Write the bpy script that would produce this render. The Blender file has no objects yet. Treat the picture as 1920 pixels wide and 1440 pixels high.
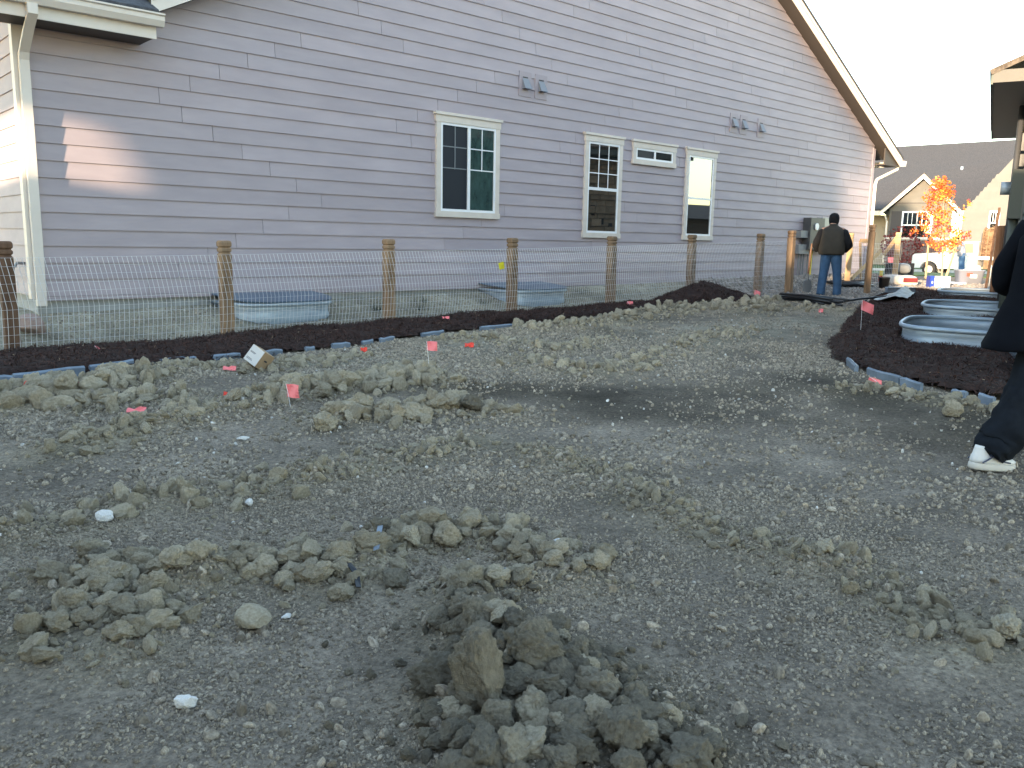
import bpy, bmesh, math, random
import numpy as np
from mathutils import Vector, Matrix

random.seed(7)
RNG = np.random.default_rng(11)
R = math.radians
scene = bpy.context.scene
COL = scene.collection

# ------------------------------------------------------------------ camera
F_PX, PITCH, ROLL, HEAD, CZ = 1562.77, R(9.684), R(1.144), R(47.928), 1.40
fh = np.array([math.cos(HEAD), math.sin(HEAD), 0.0]); rt = np.array([math.sin(HEAD), -math.cos(HEAD), 0.0]); up = np.array([0, 0, 1.0])
fw = fh * math.cos(PITCH) - up * math.sin(PITCH); u0 = fh * math.sin(PITCH) + up * math.cos(PITCH)
cxv = rt * math.cos(ROLL) + u0 * math.sin(ROLL); cuv = -rt * math.sin(ROLL) + u0 * math.cos(ROLL)
CAM = np.array([0, 0, CZ])
cam = bpy.data.cameras.new('camera'); cam_o = bpy.data.objects.new('camera', cam); COL.objects.link(cam_o)
cam.sensor_width = 36.0; cam.lens = F_PX / 1920 * 36.0; cam.clip_end = 3000; cam.clip_start = 0.05
M = Matrix.Identity(4)
for i in range(3):
    M[i][0], M[i][1], M[i][2], M[i][3] = cxv[i], cuv[i], -fw[i], CAM[i]
cam_o.matrix_world = M
scene.camera = cam_o

# ------------------------------------------------------------------ sky, sun, exposure
SUN_AZ = R(17.5)        # the sun stands behind the viewer; light travels along (cos, sin) of this angle
SUN_EL = R(6.5)
world = bpy.data.worlds.new('World'); scene.world = world; world.use_nodes = True
wn = world.node_tree; wn.nodes.clear()
wo = wn.nodes.new('ShaderNodeOutputWorld'); bg = wn.nodes.new('ShaderNodeBackground'); sky = wn.nodes.new('ShaderNodeTexSky')
sky.sky_type = 'NISHITA'; sky.sun_disc = False
sky.sun_elevation = SUN_EL
sun_from = Vector((-math.cos(SUN_AZ), -math.sin(SUN_AZ), 0))
sky.sun_rotation = math.atan2(sun_from.x, sun_from.y)
sky.altitude = 1300; sky.air_density = 1.0; sky.dust_density = 0.7; sky.ozone_density = 0.35
bg.inputs['Strength'].default_value = 0.15
wn.links.new(sky.outputs[0], bg.inputs['Color']); wn.links.new(bg.outputs[0], wo.inputs['Surface'])
sl = bpy.data.lights.new('sun', 'SUN'); sl.energy = 2.0; sl.angle = R(0.9); sl.color = (1.0, 0.76, 0.50)
so = bpy.data.objects.new('sun', sl); COL.objects.link(so)
ldir = Vector((math.cos(SUN_AZ) * math.cos(SUN_EL), math.sin(SUN_AZ) * math.cos(SUN_EL), -math.sin(SUN_EL)))
so.rotation_euler = ldir.to_track_quat('-Z', 'Y').to_euler()
so.location = (-20, -10, 20)
vs = scene.view_settings; vs.view_transform = 'Standard'; vs.look = 'None'; vs.gamma = 1.0; vs.use_curve_mapping = False
vs.exposure = 3.0
scene.cycles.use_denoising = True
scene.cycles.max_bounces = 6; scene.cycles.diffuse_bounces = 4; scene.cycles.glossy_bounces = 4
scene.cycles.sample_clamp_indirect = 6.0
scene.cycles.use_adaptive_sampling = False

# ------------------------------------------------------------------ pixel -> ray helpers (positions come from what a thing touches)
def ray(x, y): return fw + cxv * (x - 960) / F_PX - cuv * (y - 720) / F_PX
def onY(x, y, Y): d = ray(x, y); return CAM + d * (Y / d[1])
def onZ(x, y, z): d = ray(x, y); return CAM + d * ((z - CZ) / d[2])
def atd(x, y, depth): return CAM + ray(x, y) * depth
def sstep(a, b, x): t = np.clip((x - a) / (b - a), 0, 1); return t * t * (3 - 2 * t)

WD = 11.434             # the grey house's side wall stands in the plane y = WD
FY = 9.95               # fence line
FV = np.array([math.cos(R(21)), math.sin(R(21))])     # direction towards the street
def ground0(X, Y):
    X = np.asarray(X, float); Y = np.asarray(Y, float)
    s = .015 * X + .012 * Y
    z = np.where(s < .3, s, .3 + .12 * np.tanh((s - .3) / .12)); z = np.maximum(z, -0.15)
    z = z + .24 * sstep(10.1, 11.43, Y) * (1 - sstep(24, 27, X)) * sstep(0.0, 1.5, X)
    dv = X * FV[0] + Y * FV[1]
    return z - .28 * sstep(37, 42, dv)
def gp(x, y, f=None):
    f = f or ground0
    d = ray(x, y); z = .2
    for i in range(40):
        P = CAM + d * ((z - CZ) / d[2]); z = .5 * z + .5 * float(f(P[0], P[1]))
    return P

# numpy gradient-ish value noise
_perm = RNG.random((256, 256))
def vnoise(x, y, s):
    x = np.asarray(x) * s + 37.3; y = np.asarray(y) * s + 11.7
    xi = np.floor(x).astype(int); yi = np.floor(y).astype(int); u = x - xi; v = y - yi
    u = u * u * (3 - 2 * u); v = v * v * (3 - 2 * v)
    a = _perm[xi % 256, yi % 256]; b = _perm[(xi + 1) % 256, yi % 256]; c = _perm[xi % 256, (yi + 1) % 256]; d = _perm[(xi + 1) % 256, (yi + 1) % 256]
    return (a * (1 - u) + b * u) * (1 - v) + (c * (1 - u) + d * u) * v - .5

# dirt ridges traced along the rows of clods: (pixel polyline, height, half width, clods per metre, smallest, largest)
RIDGES = [
 ('front', [(860,1160),(930,1215),(985,1260),(1060,1330),(1150,1400),(1240,1470)], .075, .15, 95, .022, .085),
 ('front', [(905,1300),(890,1360),(930,1420),(1000,1480)], .07, .16, 95, .022, .080),
 ('front', [(1040,1220),(1130,1270),(1220,1340),(1290,1420)], .03, .12, 60, .014, .04),
 ('middle', [(700,1045),(760,1020),(830,1000),(900,1010),(960,1025),(1040,1050),(1095,1075)], .055, .16, 90, .016, .065),
 ('middle', [(830,1105),(900,1105),(990,1095)], .03, .10, 80, .016, .055),
 ('second', [(400,1095),(460,1065),(530,1070),(600,1090),(680,1080)], .05, .15, 90, .016, .070),
 ('left', [(120,1090),(190,1110),(250,1090),(330,1085)], .05, .16, 110, .018, .075),
 ('left', [(230,1215),(240,1170),(260,1130)], .04, .15, 120, .016, .060),
 ('left', [(40,1215),(110,1180),(170,1140)], .03, .12, 45, .016, .060),
 ('row', [(0,1010),(80,1000),(160,985),(230,955),(310,940),(400,930),(500,925),(590,905)], .05, .18, 60, .014, .060),
 ('row', [(560,905),(640,895),(720,870),(800,855),(880,835)], .025, .20, 60, .012, .045),
 ('upper', [(120,845),(190,830),(250,800),(330,790),(400,770),(470,755),(540,745)], .05, .20, 70, .016, .065),
 ('upper', [(480,760),(560,745),(640,735),(720,725),(760,700),(840,720)], .08, .24, 75, .02, .105),
 ('upper', [(640,790),(720,785),(800,775),(870,765),(930,775)], .06, .22, 80, .02, .10),
 ('edge', [(0,735),(70,735),(140,730),(220,720),(300,705)], .06, .28, 60, .022, .115),
 ('edge', [(0,765),(100,760),(190,765),(270,755),(330,745)], .04, .20, 50, .02, .10),
 ('edge', [(300,700),(360,690),(420,690),(470,698),(540,685),(600,680),(680,665)], .04, .16, 50, .018, .065),
 ('diag', [(1000,850),(1080,875),(1150,900),(1220,940),(1300,975),(1400,1020),(1500,1055),(1560,1062)], .045, .16, 85, .012, .040),
 ('diag', [(1560,1065),(1640,1100),(1700,1145),(1780,1190),(1860,1195),(1930,1210)], .03, .16, 55, .012, .045),
 ('far', [(830,640),(900,640),(980,650),(1050,660),(1120,640)], .05, .25, 40, .018, .07),
 ('far', [(1000,625),(1100,618),(1180,600),(1260,585),(1340,578),(1440,568)], .10, .35, 30, .025, .10),
 ('far', [(960,680),(1040,690),(1120,700),(1200,680),(1280,650),(1400,620)], .04, .30, 26, .018, .07),
 ('bed', [(1560,735),(1640,735),(1720,745),(1800,765),(1870,780)], .05, .14, 40, .018, .07),
 ('far', [(1380,590),(1450,580),(1520,582),(1600,588)], .07, .3, 22, .02, .08),
]
RW = []
for nm, pl, h, w, dens, smin, smax in RIDGES:
    RW.append((nm, np.array([gp(*q)[:2] for q in pl]), h, w, dens, smin, smax))
def seg_dist(X, Y, P):
    X = np.asarray(X, float); Y = np.asarray(Y, float)
    best = np.full(np.broadcast(X, Y).shape, 1e9)
    for i in range(len(P) - 1):
        a, b = P[i], P[i + 1]; d = b - a; L = d @ d + 1e-9
        t = np.clip(((X - a[0]) * d[0] + (Y - a[1]) * d[1]) / L, 0, 1)
        best = np.minimum(best, np.hypot(X - a[0] - t * d[0], Y - a[1] - t * d[1]))
    return best
def inpoly(X, Y, poly):
    X = np.asarray(X, float); Y = np.asarray(Y, float); ins = np.zeros(np.broadcast(X, Y).shape, bool)
    n = len(poly)
    for i in range(n):
        x1, y1 = poly[i]; x2, y2 = poly[(i + 1) % n]
        c = ((y1 > Y) != (y2 > Y)) & (X < (x2 - x1) * (Y - y1) / (y2 - y1 + 1e-12) + x1)
        ins ^= c
    return ins
RH_ANG = R(18.49); rd = np.array([math.cos(RH_ANG), math.sin(RH_ANG)]); rn = np.array([-rd[1], rd[0]]); RH_OFF = -.36   # right house wall: offset along rn
def rh(s, o=0.0): return rd * s + rn * (RH_OFF + o)
LBED = [(-1.5,8.05),(1.45,8.14),(3.72,8.18),(5.32,8.34),(7.85,8.70),(11,8.98),(13,8.85),(14.5,8.95),(14.9,9.5),(13.5,9.95),(11,9.95),(9,9.92),(6.6,9.85),(4.1,9.72),(1.85,9.62),(-1.5,9.55)]
RBED = [(7.60,1.9),(7.71,2.44),(7.93,3.31),(8.25,3.85),(8.6,4.35),(9.6,4.95),(11.5,5.75),(14,6.75),(17,7.85),(20.0,8.75)] + [tuple(rh(21.8, .02)), tuple(rh(8.0, .02))]
MOUND = np.array([13.25, 9.35])
def mulch_h(X, Y):
    """height of the mulch above the soil (0 outside the beds)"""
    out = np.zeros(np.broadcast(np.asarray(X), np.asarray(Y)).shape)
    for poly, top in ((LBED, .085), (RBED, .10)):
        P = np.array(poly + [poly[0]], float)
        d = seg_dist(X, Y, P); ins = inpoly(X, Y, poly)
        edge = d + .10 * vnoise(X, Y, 3.1) + .05 * vnoise(X, Y, 9.0)
        out = np.maximum(out, np.where(ins, (top + (.09 * np.clip(vnoise(X, Y, 1.15) + .1, 0, 1) + .05 * vnoise(X, Y, 2.9) if top > .09 else .05 * vnoise(X, Y, 2.3))) * sstep(-.03, .16, edge), 0))
    mx = (np.asarray(X) - MOUND[0]); my = (np.asarray(Y) - MOUND[1])
    q = np.sqrt((mx / 1.25) ** 2 + (my / .62) ** 2) + .25 * vnoise(X, Y, 2.2)
    return out + .34 * np.clip(1 - q, 0, 1) ** .9 * (q < 1)
def is_mulch(X, Y): return mulch_h(X, Y) > .012
def ground(X, Y):
    X = np.asarray(X, float); Y = np.asarray(Y, float); z = ground0(X, Y)
    for nm, P, h, w, *_ in RW:
        d = seg_dist(X, Y, P)
        z = z + h * np.exp(-(d / w) ** 2) * (.85 + .9 * vnoise(X, Y, 4.0) + .5 * vnoise(X, Y, 11.0))
    near = np.exp(-np.hypot(X - 4, Y - 4) / 14)
    z = z + .05 * vnoise(X, Y, .6) * near + .022 * vnoise(X, Y, 2.1) * near + .012 * vnoise(X, Y, 6.5) * near + .006 * vnoise(X, Y, 19) * near
    return z
def top(X, Y): return ground(X, Y) + mulch_h(X, Y)
def G(x, y):
    P = gp(x, y); return Vector((P[0], P[1], float(top(P[0], P[1]))))

# ------------------------------------------------------------------ materials
MATS = {}
def mat(name, col, rough=.7, metal=0.0, col2=None, nscale=6.0, ndetail=5.0, bump=0.0, bscale=40.0, rand=0.0, spec=.5, ior=None, stretch=(1, 1, 1), contrast=(.35, .65), bdist=.01, coat=0, voro=False, col3=None):
    if name in MATS: return MATS[name]
    m = bpy.data.materials.new(name); m.use_nodes = True; nt = m.node_tree; b = nt.nodes['Principled BSDF']
    b.inputs['Base Color'].default_value = (*col, 1); b.inputs['Roughness'].default_value = rough; b.inputs['Metallic'].default_value = metal
    b.inputs['Specular IOR Level'].default_value = spec
    if ior: b.inputs['IOR'].default_value = ior
    if coat: b.inputs['Coat Weight'].default_value = coat; b.inputs['Coat Roughness'].default_value = .08
    tc = nt.nodes.new('ShaderNodeTexCoord'); mp = nt.nodes.new('ShaderNodeMapping'); mp.inputs['Scale'].default_value = stretch
    nt.links.new(tc.outputs['Object'], mp.inputs['Vector'])
    last = None
    if col2 is not None:
        nz = nt.nodes.new('ShaderNodeTexNoise'); nz.inputs['Scale'].default_value = nscale; nz.inputs['Detail'].default_value = ndetail; nz.inputs['Roughness'].default_value = .6
        nt.links.new(mp.outputs[0], nz.inputs['Vector'])
        rp = nt.nodes.new('ShaderNodeValToRGB'); rp.color_ramp.elements[0].position = contrast[0]; rp.color_ramp.elements[1].position = contrast[1]
        rp.color_ramp.elements[0].color = (*col, 1); rp.color_ramp.elements[1].color = (*col2, 1)
        if col3 is not None:
            e = rp.color_ramp.elements.new((contrast[0] + contrast[1]) / 2); e.color = (*col3, 1)
        nt.links.new(nz.outputs['Fac'], rp.inputs['Fac']); last = rp.outputs['Color']
    if rand:
        oi = nt.nodes.new('ShaderNodeObjectInfo'); hs = nt.nodes.new('ShaderNodeHueSaturation')
        mr = nt.nodes.new('ShaderNodeMapRange'); mr.inputs['To Min'].default_value = 1 - rand; mr.inputs['To Max'].default_value = 1 + rand
        nt.links.new(oi.outputs['Random'], mr.inputs['Value']); nt.links.new(mr.outputs[0], hs.inputs['Value'])
        if last: nt.links.new(last, hs.inputs['Color'])
        else: hs.inputs['Color'].default_value = (*col, 1)
        last = hs.outputs['Color']
    if last: nt.links.new(last, b.inputs['Base Color'])
    if bump:
        if voro:
            n2 = nt.nodes.new('ShaderNodeTexVoronoi'); n2.inputs['Scale'].default_value = bscale; src = n2.outputs['Distance']
        else:
            n2 = nt.nodes.new('ShaderNodeTexNoise'); n2.inputs['Scale'].default_value = bscale; n2.inputs['Detail'].default_value = 6; n2.inputs['Roughness'].default_value = .65; src = n2.outputs['Fac']
        nt.links.new(mp.outputs[0], n2.inputs['Vector'])
        bp = nt.nodes.new('ShaderNodeBump'); bp.inputs['Strength'].default_value = bump; bp.inputs['Distance'].default_value = bdist
        nt.links.new(src, bp.inputs['Height']); nt.links.new(bp.outputs[0], b.inputs['Normal'])
    MATS[name] = m; return m

mat('siding', (.352, .297, .322), .62, col2=(.40, .338, .362), nscale=2.2, stretch=(.5, 1, 2.2), bump=.25, bscale=55, bdist=.002, rand=.055)
mat('trim', (.60, .53, .47), .55, col2=(.66, .585, .52), nscale=5)
mat('vinyl', (.80, .80, .82), .35)
mat('fascia', (.66, .59, .53), .5, col2=(.70, .63, .565), nscale=3)
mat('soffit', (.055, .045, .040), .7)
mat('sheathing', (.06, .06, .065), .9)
mat('concrete', (.36, .37, .37), .9, col2=(.28, .285, .28), nscale=4, bump=.3, bscale=30)
mat('glass', (.010, .013, .013), .015, spec=.9, ior=2.0)
mat('screen', (.018, .021, .028), .55, spec=.3)
mat('tintglass', (.022, .045, .043), .05, spec=.9, ior=1.6, col2=(.04, .082, .076), nscale=14, stretch=(1, 1, .45))
mat('ventpaint', (.352, .297, .322), .6)
mat('venthood', (.22, .225, .25), .5)
mat('shingle', (.035, .036, .042), .95, col2=(.075, .075, .082), nscale=18, stretch=(1, 1, 1), bump=.5, bscale=40)
mat('shingle_brown', (.075, .062, .052), .95, col2=(.17, .145, .12), nscale=14, bump=.6, bscale=30, stretch=(.6, 1, 1))
mat('wood', (.15, .088, .048), .75, col2=(.33, .215, .125), nscale=3.5, stretch=(3, 3, .55), contrast=(.32, .62), bump=.35, bscale=28, rand=.16)
mat('wood_dark', (.085, .042, .022), .8, col2=(.155, .085, .05), nscale=4, stretch=(4, 4, .5), bump=.3, bscale=30)
mat('lumber', (.42, .27, .14), .75, col2=(.52, .36, .2), nscale=5, stretch=(3, 3, .4), rand=.1)
mat('wire', (.74, .74, .76), .42, metal=.35)
mat('galv', (.30, .37, .45), .5, metal=.35, col2=(.42, .50, .58), nscale=4, stretch=(1, 1, 6), bump=.05, bscale=10)
mat('welllid', (.055, .10, .155), .35, col2=(.08, .135, .20), nscale=3)
mat('edging', (.13, .16, .20), .5, col2=(.22, .27, .34), nscale=7, contrast=(.3, .7))
mat('soil', (.098, .100, .076), .95, col2=(.165, .160, .122), nscale=5)
mat('clod', (.37, .312, .22), .95, col2=(.60, .515, .38), nscale=5, contrast=(.3, .7), bump=.8, bscale=26, bdist=.03, rand=.22)
mat('clod_dark', (.19, .162, .118), .95, col2=(.33, .285, .21), nscale=5, contrast=(.3, .7), bump=.8, bscale=26, bdist=.03, rand=.28)
mat('pebble', (.215, .178, .138), .95, col2=(.44, .375, .29), nscale=2, rand=.48, bump=.6, bscale=60)
mat('clod_mid', (.20, .168, .118), .95, col2=(.36, .31, .23), nscale=4, contrast=(.3, .7), bump=.8, bscale=24, bdist=.03)
mat('white_stone', (.60, .58, .55), .8, col2=(.74, .72, .70), nscale=8, bump=.4, bscale=30)
mat('tan_stone', (.27, .23, .165), .85, col2=(.42, .37, .28), nscale=6, bump=.6, bscale=26)
mat('red_stone', (.26, .18, .155), .7, col2=(.34, .245, .215), nscale=5, bump=.3, bscale=20)
mat('river_rock', (.17, .15, .13), .85, col2=(.34, .30, .265), nscale=6, rand=.35)
mat('mulch', (.018, .008, .006), .95, col2=(.048, .022, .016), nscale=22, bump=1.0, bscale=45, bdist=.03)
mat('mulch_shred', (.024, .0095, .007), .9, col2=(.065, .028, .019), nscale=2, rand=.6)
mat('wood_chip', (.42, .30, .19), .8, rand=.3)
mat('flag', (.95, .22, .23), .55)
mat('flagred', (.80, .06, .03), .6)
mat('flagyellow', (.75, .65, .03), .5)
mat('cardboard', (.40, .27, .16), .85, col2=(.45, .31, .19), nscale=4)
mat('cardpale', (.60, .57, .54), .8)
mat('ink', (.05, .05, .06), .8)
mat('blackplastic', (.012, .013, .016), .4)
mat('darkcloth', (.0035, .0042, .0068), .95, col2=(.005, .006, .009), nscale=7, spec=.1, bump=.4, bscale=220, bdist=.002)
mat('darkjean', (.006, .008, .012), .9, col2=(.012, .0155, .022), nscale=8, spec=.15, bump=.5, bscale=260, bdist=.002)
mat('jean', (.035, .085, .17), .9, col2=(.055, .125, .24), nscale=6, bump=.4, bscale=120, bdist=.003)
mat('vest', (.040, .034, .026), .9, col2=(.052, .045, .035), nscale=6, bump=.3, bscale=90)
mat('blackknit', (.006, .006, .008), .95)
mat('skin', (.42, .24, .17), .6)
mat('shoewhite', (.62, .61, .60), .5, col2=(.70, .69, .68), nscale=9)
mat('shoesole', (.56, .53, .49), .7)
mat('shoetrim', (.04, .05, .09), .5)
mat('bootbrown', (.05, .03, .02), .7)
mat('metalgrey', (.25, .26, .27), .45, metal=.6)
mat('paintgrey', (.20, .205, .21), .55)
mat('darkbox', (.055, .057, .062), .5)
mat('yellow', (.75, .58, .08), .5)
mat('whitep', (.72, .72, .74), .5)
mat('blue', (.012, .05, .36), .45)
mat('tubplastic', (.24, .25, .30), .3, spec=.5)
mat('bag', (.55, .50, .44), .7, col2=(.62, .58, .54), nscale=4, bump=.3, bscale=14)
mat('maroon', (.16, .02, .02), .6)
mat('sage', (.105, .125, .115), .7, col2=(.13, .15, .14), nscale=2.5, stretch=(.5, .5, 2), rand=.05)
mat('sagebox', (.085, .098, .085), .55)
mat('taupe', (.10, .094, .084), .75, col2=(.115, .108, .097), nscale=2, rand=.04)  # darker than its own paint, to stand in for shade missing from the facade
mat('darkened_grey', (.13, .128, .122), .75, col2=(.145, .143, .136), nscale=2, rand=.03)  # darkened likewise in place of shade on the far side gable
mat('brick', (.115, .062, .06), .9, col2=(.20, .12, .115), nscale=3, rand=.3)
mat('mortar', (.30, .28, .27), .95)
mat('shutter', (.035, .03, .032), .6)
mat('truckwhite', (.66, .65, .62), .3, coat=.4)
mat('tyre', (.02, .02, .02), .9)
mat('rim', (.45, .42, .40), .4, metal=.5)
mat('brush', (.12, .068, .035), .95, col2=(.25, .155, .09), nscale=6, rand=.35)
mat('bark', (.30, .22, .16), .85, col2=(.38, .29, .22), nscale=8)
mat('leaf_orange', (.58, .13, .02), .6); mat('leaf_red', (.42, .04, .03), .6); mat('leaf_yellow', (.60, .28, .04), .6)
mat('grass', (.045, .085, .02), .95, col2=(.085, .12, .035), nscale=9, bump=.8, bscale=60)
mat('asphalt', (.14, .14, .14), .9, col2=(.18, .178, .17), nscale=12)
mat('sidewalk', (.42, .40, .37), .9, col2=(.48, .46, .43), nscale=5)
mat('stucco', (.42, .36, .29), .9)
mat('orange', (.75, .13, .03), .6)
mat('stoneblock', (.36, .28, .19), .9, col2=(.5, .41, .3), nscale=5, rand=.25, bump=.5, bscale=20)
mat('weed', (.03, .045, .022), .9)
mat('evergreen', (.018, .028, .016), .9)

# ground material: colour zones come from a vertex attribute (compacted grey, loose olive, moist dark soil, gravel)
gm = bpy.data.materials.new('ground'); gm.use_nodes = True; nt = gm.node_tree; b = nt.nodes['Principled BSDF']
b.inputs['Roughness'].default_value = .95; b.inputs['Specular IOR Level'].default_value = .25
at = nt.nodes.new('ShaderNodeVertexColor'); at.layer_name = 'zone'
tc = nt.nodes.new('ShaderNodeTexCoord')
n1 = nt.nodes.new('ShaderNodeTexNoise'); n1.inputs['Scale'].default_value = 38; n1.inputs['Detail'].default_value = 8; n1.inputs['Roughness'].default_value = .72
v1 = nt.nodes.new('ShaderNodeTexVoronoi'); v1.inputs['Scale'].default_value = 62; v1.feature = 'F1'
n3 = nt.nodes.new('ShaderNodeTexNoise'); n3.inputs['Scale'].default_value = 3.2; n3.inputs['Detail'].default_value = 6
for n in (n1, v1, n3): nt.links.new(tc.outputs['Object'], n.inputs['Vector'])
rp = nt.nodes.new('ShaderNodeValToRGB'); rp.color_ramp.elements[0].position = .28; rp.color_ramp.elements[1].position = .74
rp.color_ramp.elements[0].color = (.36, .36, .37, 1); rp.color_ramp.elements[1].color = (1.62, 1.62, 1.60, 1)
nt.links.new(n1.outputs['Fac'], rp.inputs['Fac'])
mx = nt.nodes.new('ShaderNodeMix'); mx.data_type = 'RGBA'; mx.blend_type = 'MULTIPLY'; mx.inputs['Factor'].default_value = 1
nt.links.new(at.outputs['Color'], mx.inputs['A']); nt.links.new(rp.outputs['Color'], mx.inputs['B'])
rp2 = nt.nodes.new('ShaderNodeValToRGB'); rp2.color_ramp.elements[0].position = .3; rp2.color_ramp.elements[1].position = .7
rp2.color_ramp.elements[0].color = (.80, .80, .80, 1); rp2.color_ramp.elements[1].color = (1.18, 1.18, 1.18, 1)
nt.links.new(n3.outputs['Fac'], rp2.inputs['Fac'])
mx2 = nt.nodes.new('ShaderNodeMix'); mx2.data_type = 'RGBA'; mx2.blend_type = 'MULTIPLY'; mx2.inputs['Factor'].default_value = 1
nt.links.new(mx.outputs['Result'], mx2.inputs['A']); nt.links.new(rp2.outputs['Color'], mx2.inputs['B'])
nt.links.new(mx2.outputs['Result'], b.inputs['Base Color'])
ad = nt.nodes.new('ShaderNodeMath'); ad.operation = 'ADD'; nt.links.new(n1.outputs['Fac'], ad.inputs[0])
ml = nt.nodes.new('ShaderNodeMath'); ml.operation = 'MULTIPLY'; ml.inputs[1].default_value = -.9; nt.links.new(v1.outputs['Distance'], ml.inputs[0]); nt.links.new(ml.outputs[0], ad.inputs[1])
bp = nt.nodes.new('ShaderNodeBump'); bp.inputs['Strength'].default_value = 1.0; bp.inputs['Distance'].default_value = .026
nt.links.new(ad.outputs[0], bp.inputs['Height']); nt.links.new(bp.outputs[0], b.inputs['Normal'])
MATS['ground'] = gm

# ------------------------------------------------------------------ mesh helpers
class MB:
    def __init__(s): s.v = []; s.f = []; s.smooth = False
    def add(s, vs, fs):
        o = len(s.v); s.v += [tuple(map(float, q)) for q in vs]; s.f += [tuple(i + o for i in f) for f in fs]; return s
    def box(s, x0, x1, y0, y1, z0, z1):
        return s.add([(x0,y0,z0),(x1,y0,z0),(x1,y1,z0),(x0,y1,z0),(x0,y0,z1),(x1,y0,z1),(x1,y1,z1),(x0,y1,z1)],
                     [(3,2,1,0),(4,5,6,7),(0,1,5,4),(1,2,6,5),(2,3,7,6),(3,0,4,7)])
    def prism(s, poly, h0, h1, axis='y'):
        """extrude a 2-D polygon: axis y -> polygon in xz; axis x -> polygon in yz; axis z -> polygon in xy"""
        n = len(poly)
        def P(a, b, h): return (a, h, b) if axis == 'y' else ((h, a, b) if axis == 'x' else (a, b, h))
        vs = [P(a, b, h0) for a, b in poly] + [P(a, b, h1) for a, b in poly]
        fs = [tuple(range(n)), tuple(range(2 * n - 1, n - 1, -1))] + [((i + 1) % n, i, n + i, n + (i + 1) % n) for i in range(n)]
        return s.add(vs, fs)
    def tube(s, pts, r, n=8, cap=True):
        pts = [Vector(p) for p in pts]; rr = r if isinstance(r, (list, tuple)) else [r] * len(pts)
        vs = []; fs = []; side = None
        for i, p in enumerate(pts):
            t = (pts[min(i + 1, len(pts) - 1)] - pts[max(i - 1, 0)]).normalized()
            if side is None: side = t.cross(Vector((0, 0, 1)) if abs(t.z) < .9 else Vector((1, 0, 0))).normalized()
            side = (side - t * side.dot(t)).normalized(); b2 = t.cross(side)
            for k in range(n):
                a = 2 * math.pi * k / n; vs.append(p + (side * math.cos(a) + b2 * math.sin(a)) * rr[i])
        for i in range(len(pts) - 1):
            for k in range(n):
                k2 = (k + 1) % n; fs.append((i * n + k, i * n + k2, (i + 1) * n + k2, (i + 1) * n + k))
        if cap: fs += [tuple(range(n - 1, -1, -1)), tuple((len(pts) - 1) * n + k for k in range(n))]
        return s.add(vs, fs)
    def loft(s, rings, cap=True, closed=True):
        n = len(rings[0]); vs = [q for r in rings for q in r]; fs = []
        for i in range(len(rings) - 1):
            for k in range(n if closed else n - 1):
                k2 = (k + 1) % n; fs.append((i * n + k, i * n + k2, (i + 1) * n + k2, (i + 1) * n + k))
        if cap and closed: fs += [tuple(range(n - 1, -1, -1)), tuple((len(rings) - 1) * n + k for k in range(n))]
        return s.add(vs, fs)
    def quad(s, a, b, c, d): return s.add([a, b, c, d], [(0, 1, 2, 3)])
    def beam(s, p, q, w, h):
        p = Vector(p); q = Vector(q); t = (q - p).normalized(); sd = t.cross(Vector((0, 0, 1)) if abs(t.z) < .95 else Vector((1, 0, 0))).normalized(); u = sd.cross(t)
        rg = []
        for c in (p, q): rg.append([c + sd * w / 2 + u * h / 2, c - sd * w / 2 + u * h / 2, c - sd * w / 2 - u * h / 2, c + sd * w / 2 - u * h / 2])
        return s.loft(rg)
    def mesh(s, name):
        me = bpy.data.meshes.new(name); me.from_pydata(s.v, [], s.f); me.update()
        bm = bmesh.new(); bm.from_mesh(me); bmesh.ops.recalc_face_normals(bm, faces=bm.faces); bm.to_mesh(me); bm.free()
        return me
    def build(s, name, m, parent=None, smooth=False, bevel=0.0):
        me = s.mesh(name)
        if bevel:
            bm = bmesh.new(); bm.from_mesh(me)
            bmesh.ops.bevel(bm, geom=[e for e in bm.edges], offset=bevel, segments=2, affect='EDGES', clamp_overlap=True); bm.to_mesh(me); bm.free()
        return mkobj(name, me, m, parent, smooth)
def mkobj(name, me, m, parent=None, smooth=False):
    if m is not None and not len(me.materials): me.materials.append(MATS[m] if isinstance(m, str) else m)
    if smooth:
        me.polygons.foreach_set('use_smooth', [True] * len(me.polygons))
    o = bpy.data.objects.new(name, me); COL.objects.link(o)
    if parent is not None: o.parent = parent
    return o
def tag(o, label=None, cat=None, group=None, kind=None):
    if label: o['label'] = label
    if cat: o['category'] = cat
    if group: o['group'] = group
    if kind: o['kind'] = kind
    return o
def thing(name, label, cat, loc=(0, 0, 0), rz=0, group=None):
    o = bpy.data.objects.new(name, None); COL.objects.link(o); o.location = loc; o.rotation_euler = (0, 0, rz); o.empty_display_size = .1
    return tag(o, label, cat, group)
def link_copy(o, parent):
    c = o.copy(); COL.objects.link(c); c.parent = parent
    for ch in o.children: link_copy(ch, c)
    return c
def sqring(hx, hy, z, n=24, pw=.35, cx=0, cy=0):
    out = []
    for k in range(n):
        a = 2 * math.pi * (k + .5) / n; c, s_ = math.cos(a), math.sin(a)
        out.append((cx + hx * math.copysign(abs(c) ** pw, c), cy + hy * math.copysign(abs(s_) ** pw, s_), z))
    return out
def elring(c, rx, ry, ax=Vector((1, 0, 0)), ay=Vector((0, 1, 0)), n=20, noise=0.0, pw=1.0):
    out = []; c = Vector(c)
    for k in range(n):
        a = 2 * math.pi * k / n; q, s_ = math.cos(a), math.sin(a)
        f = 1 + (random.uniform(-noise, noise) if noise else 0)
        out.append(c + ax * rx * f * math.copysign(abs(q) ** pw, q) + ay * ry * f * math.copysign(abs(s_) ** pw, s_))
    return out
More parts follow.
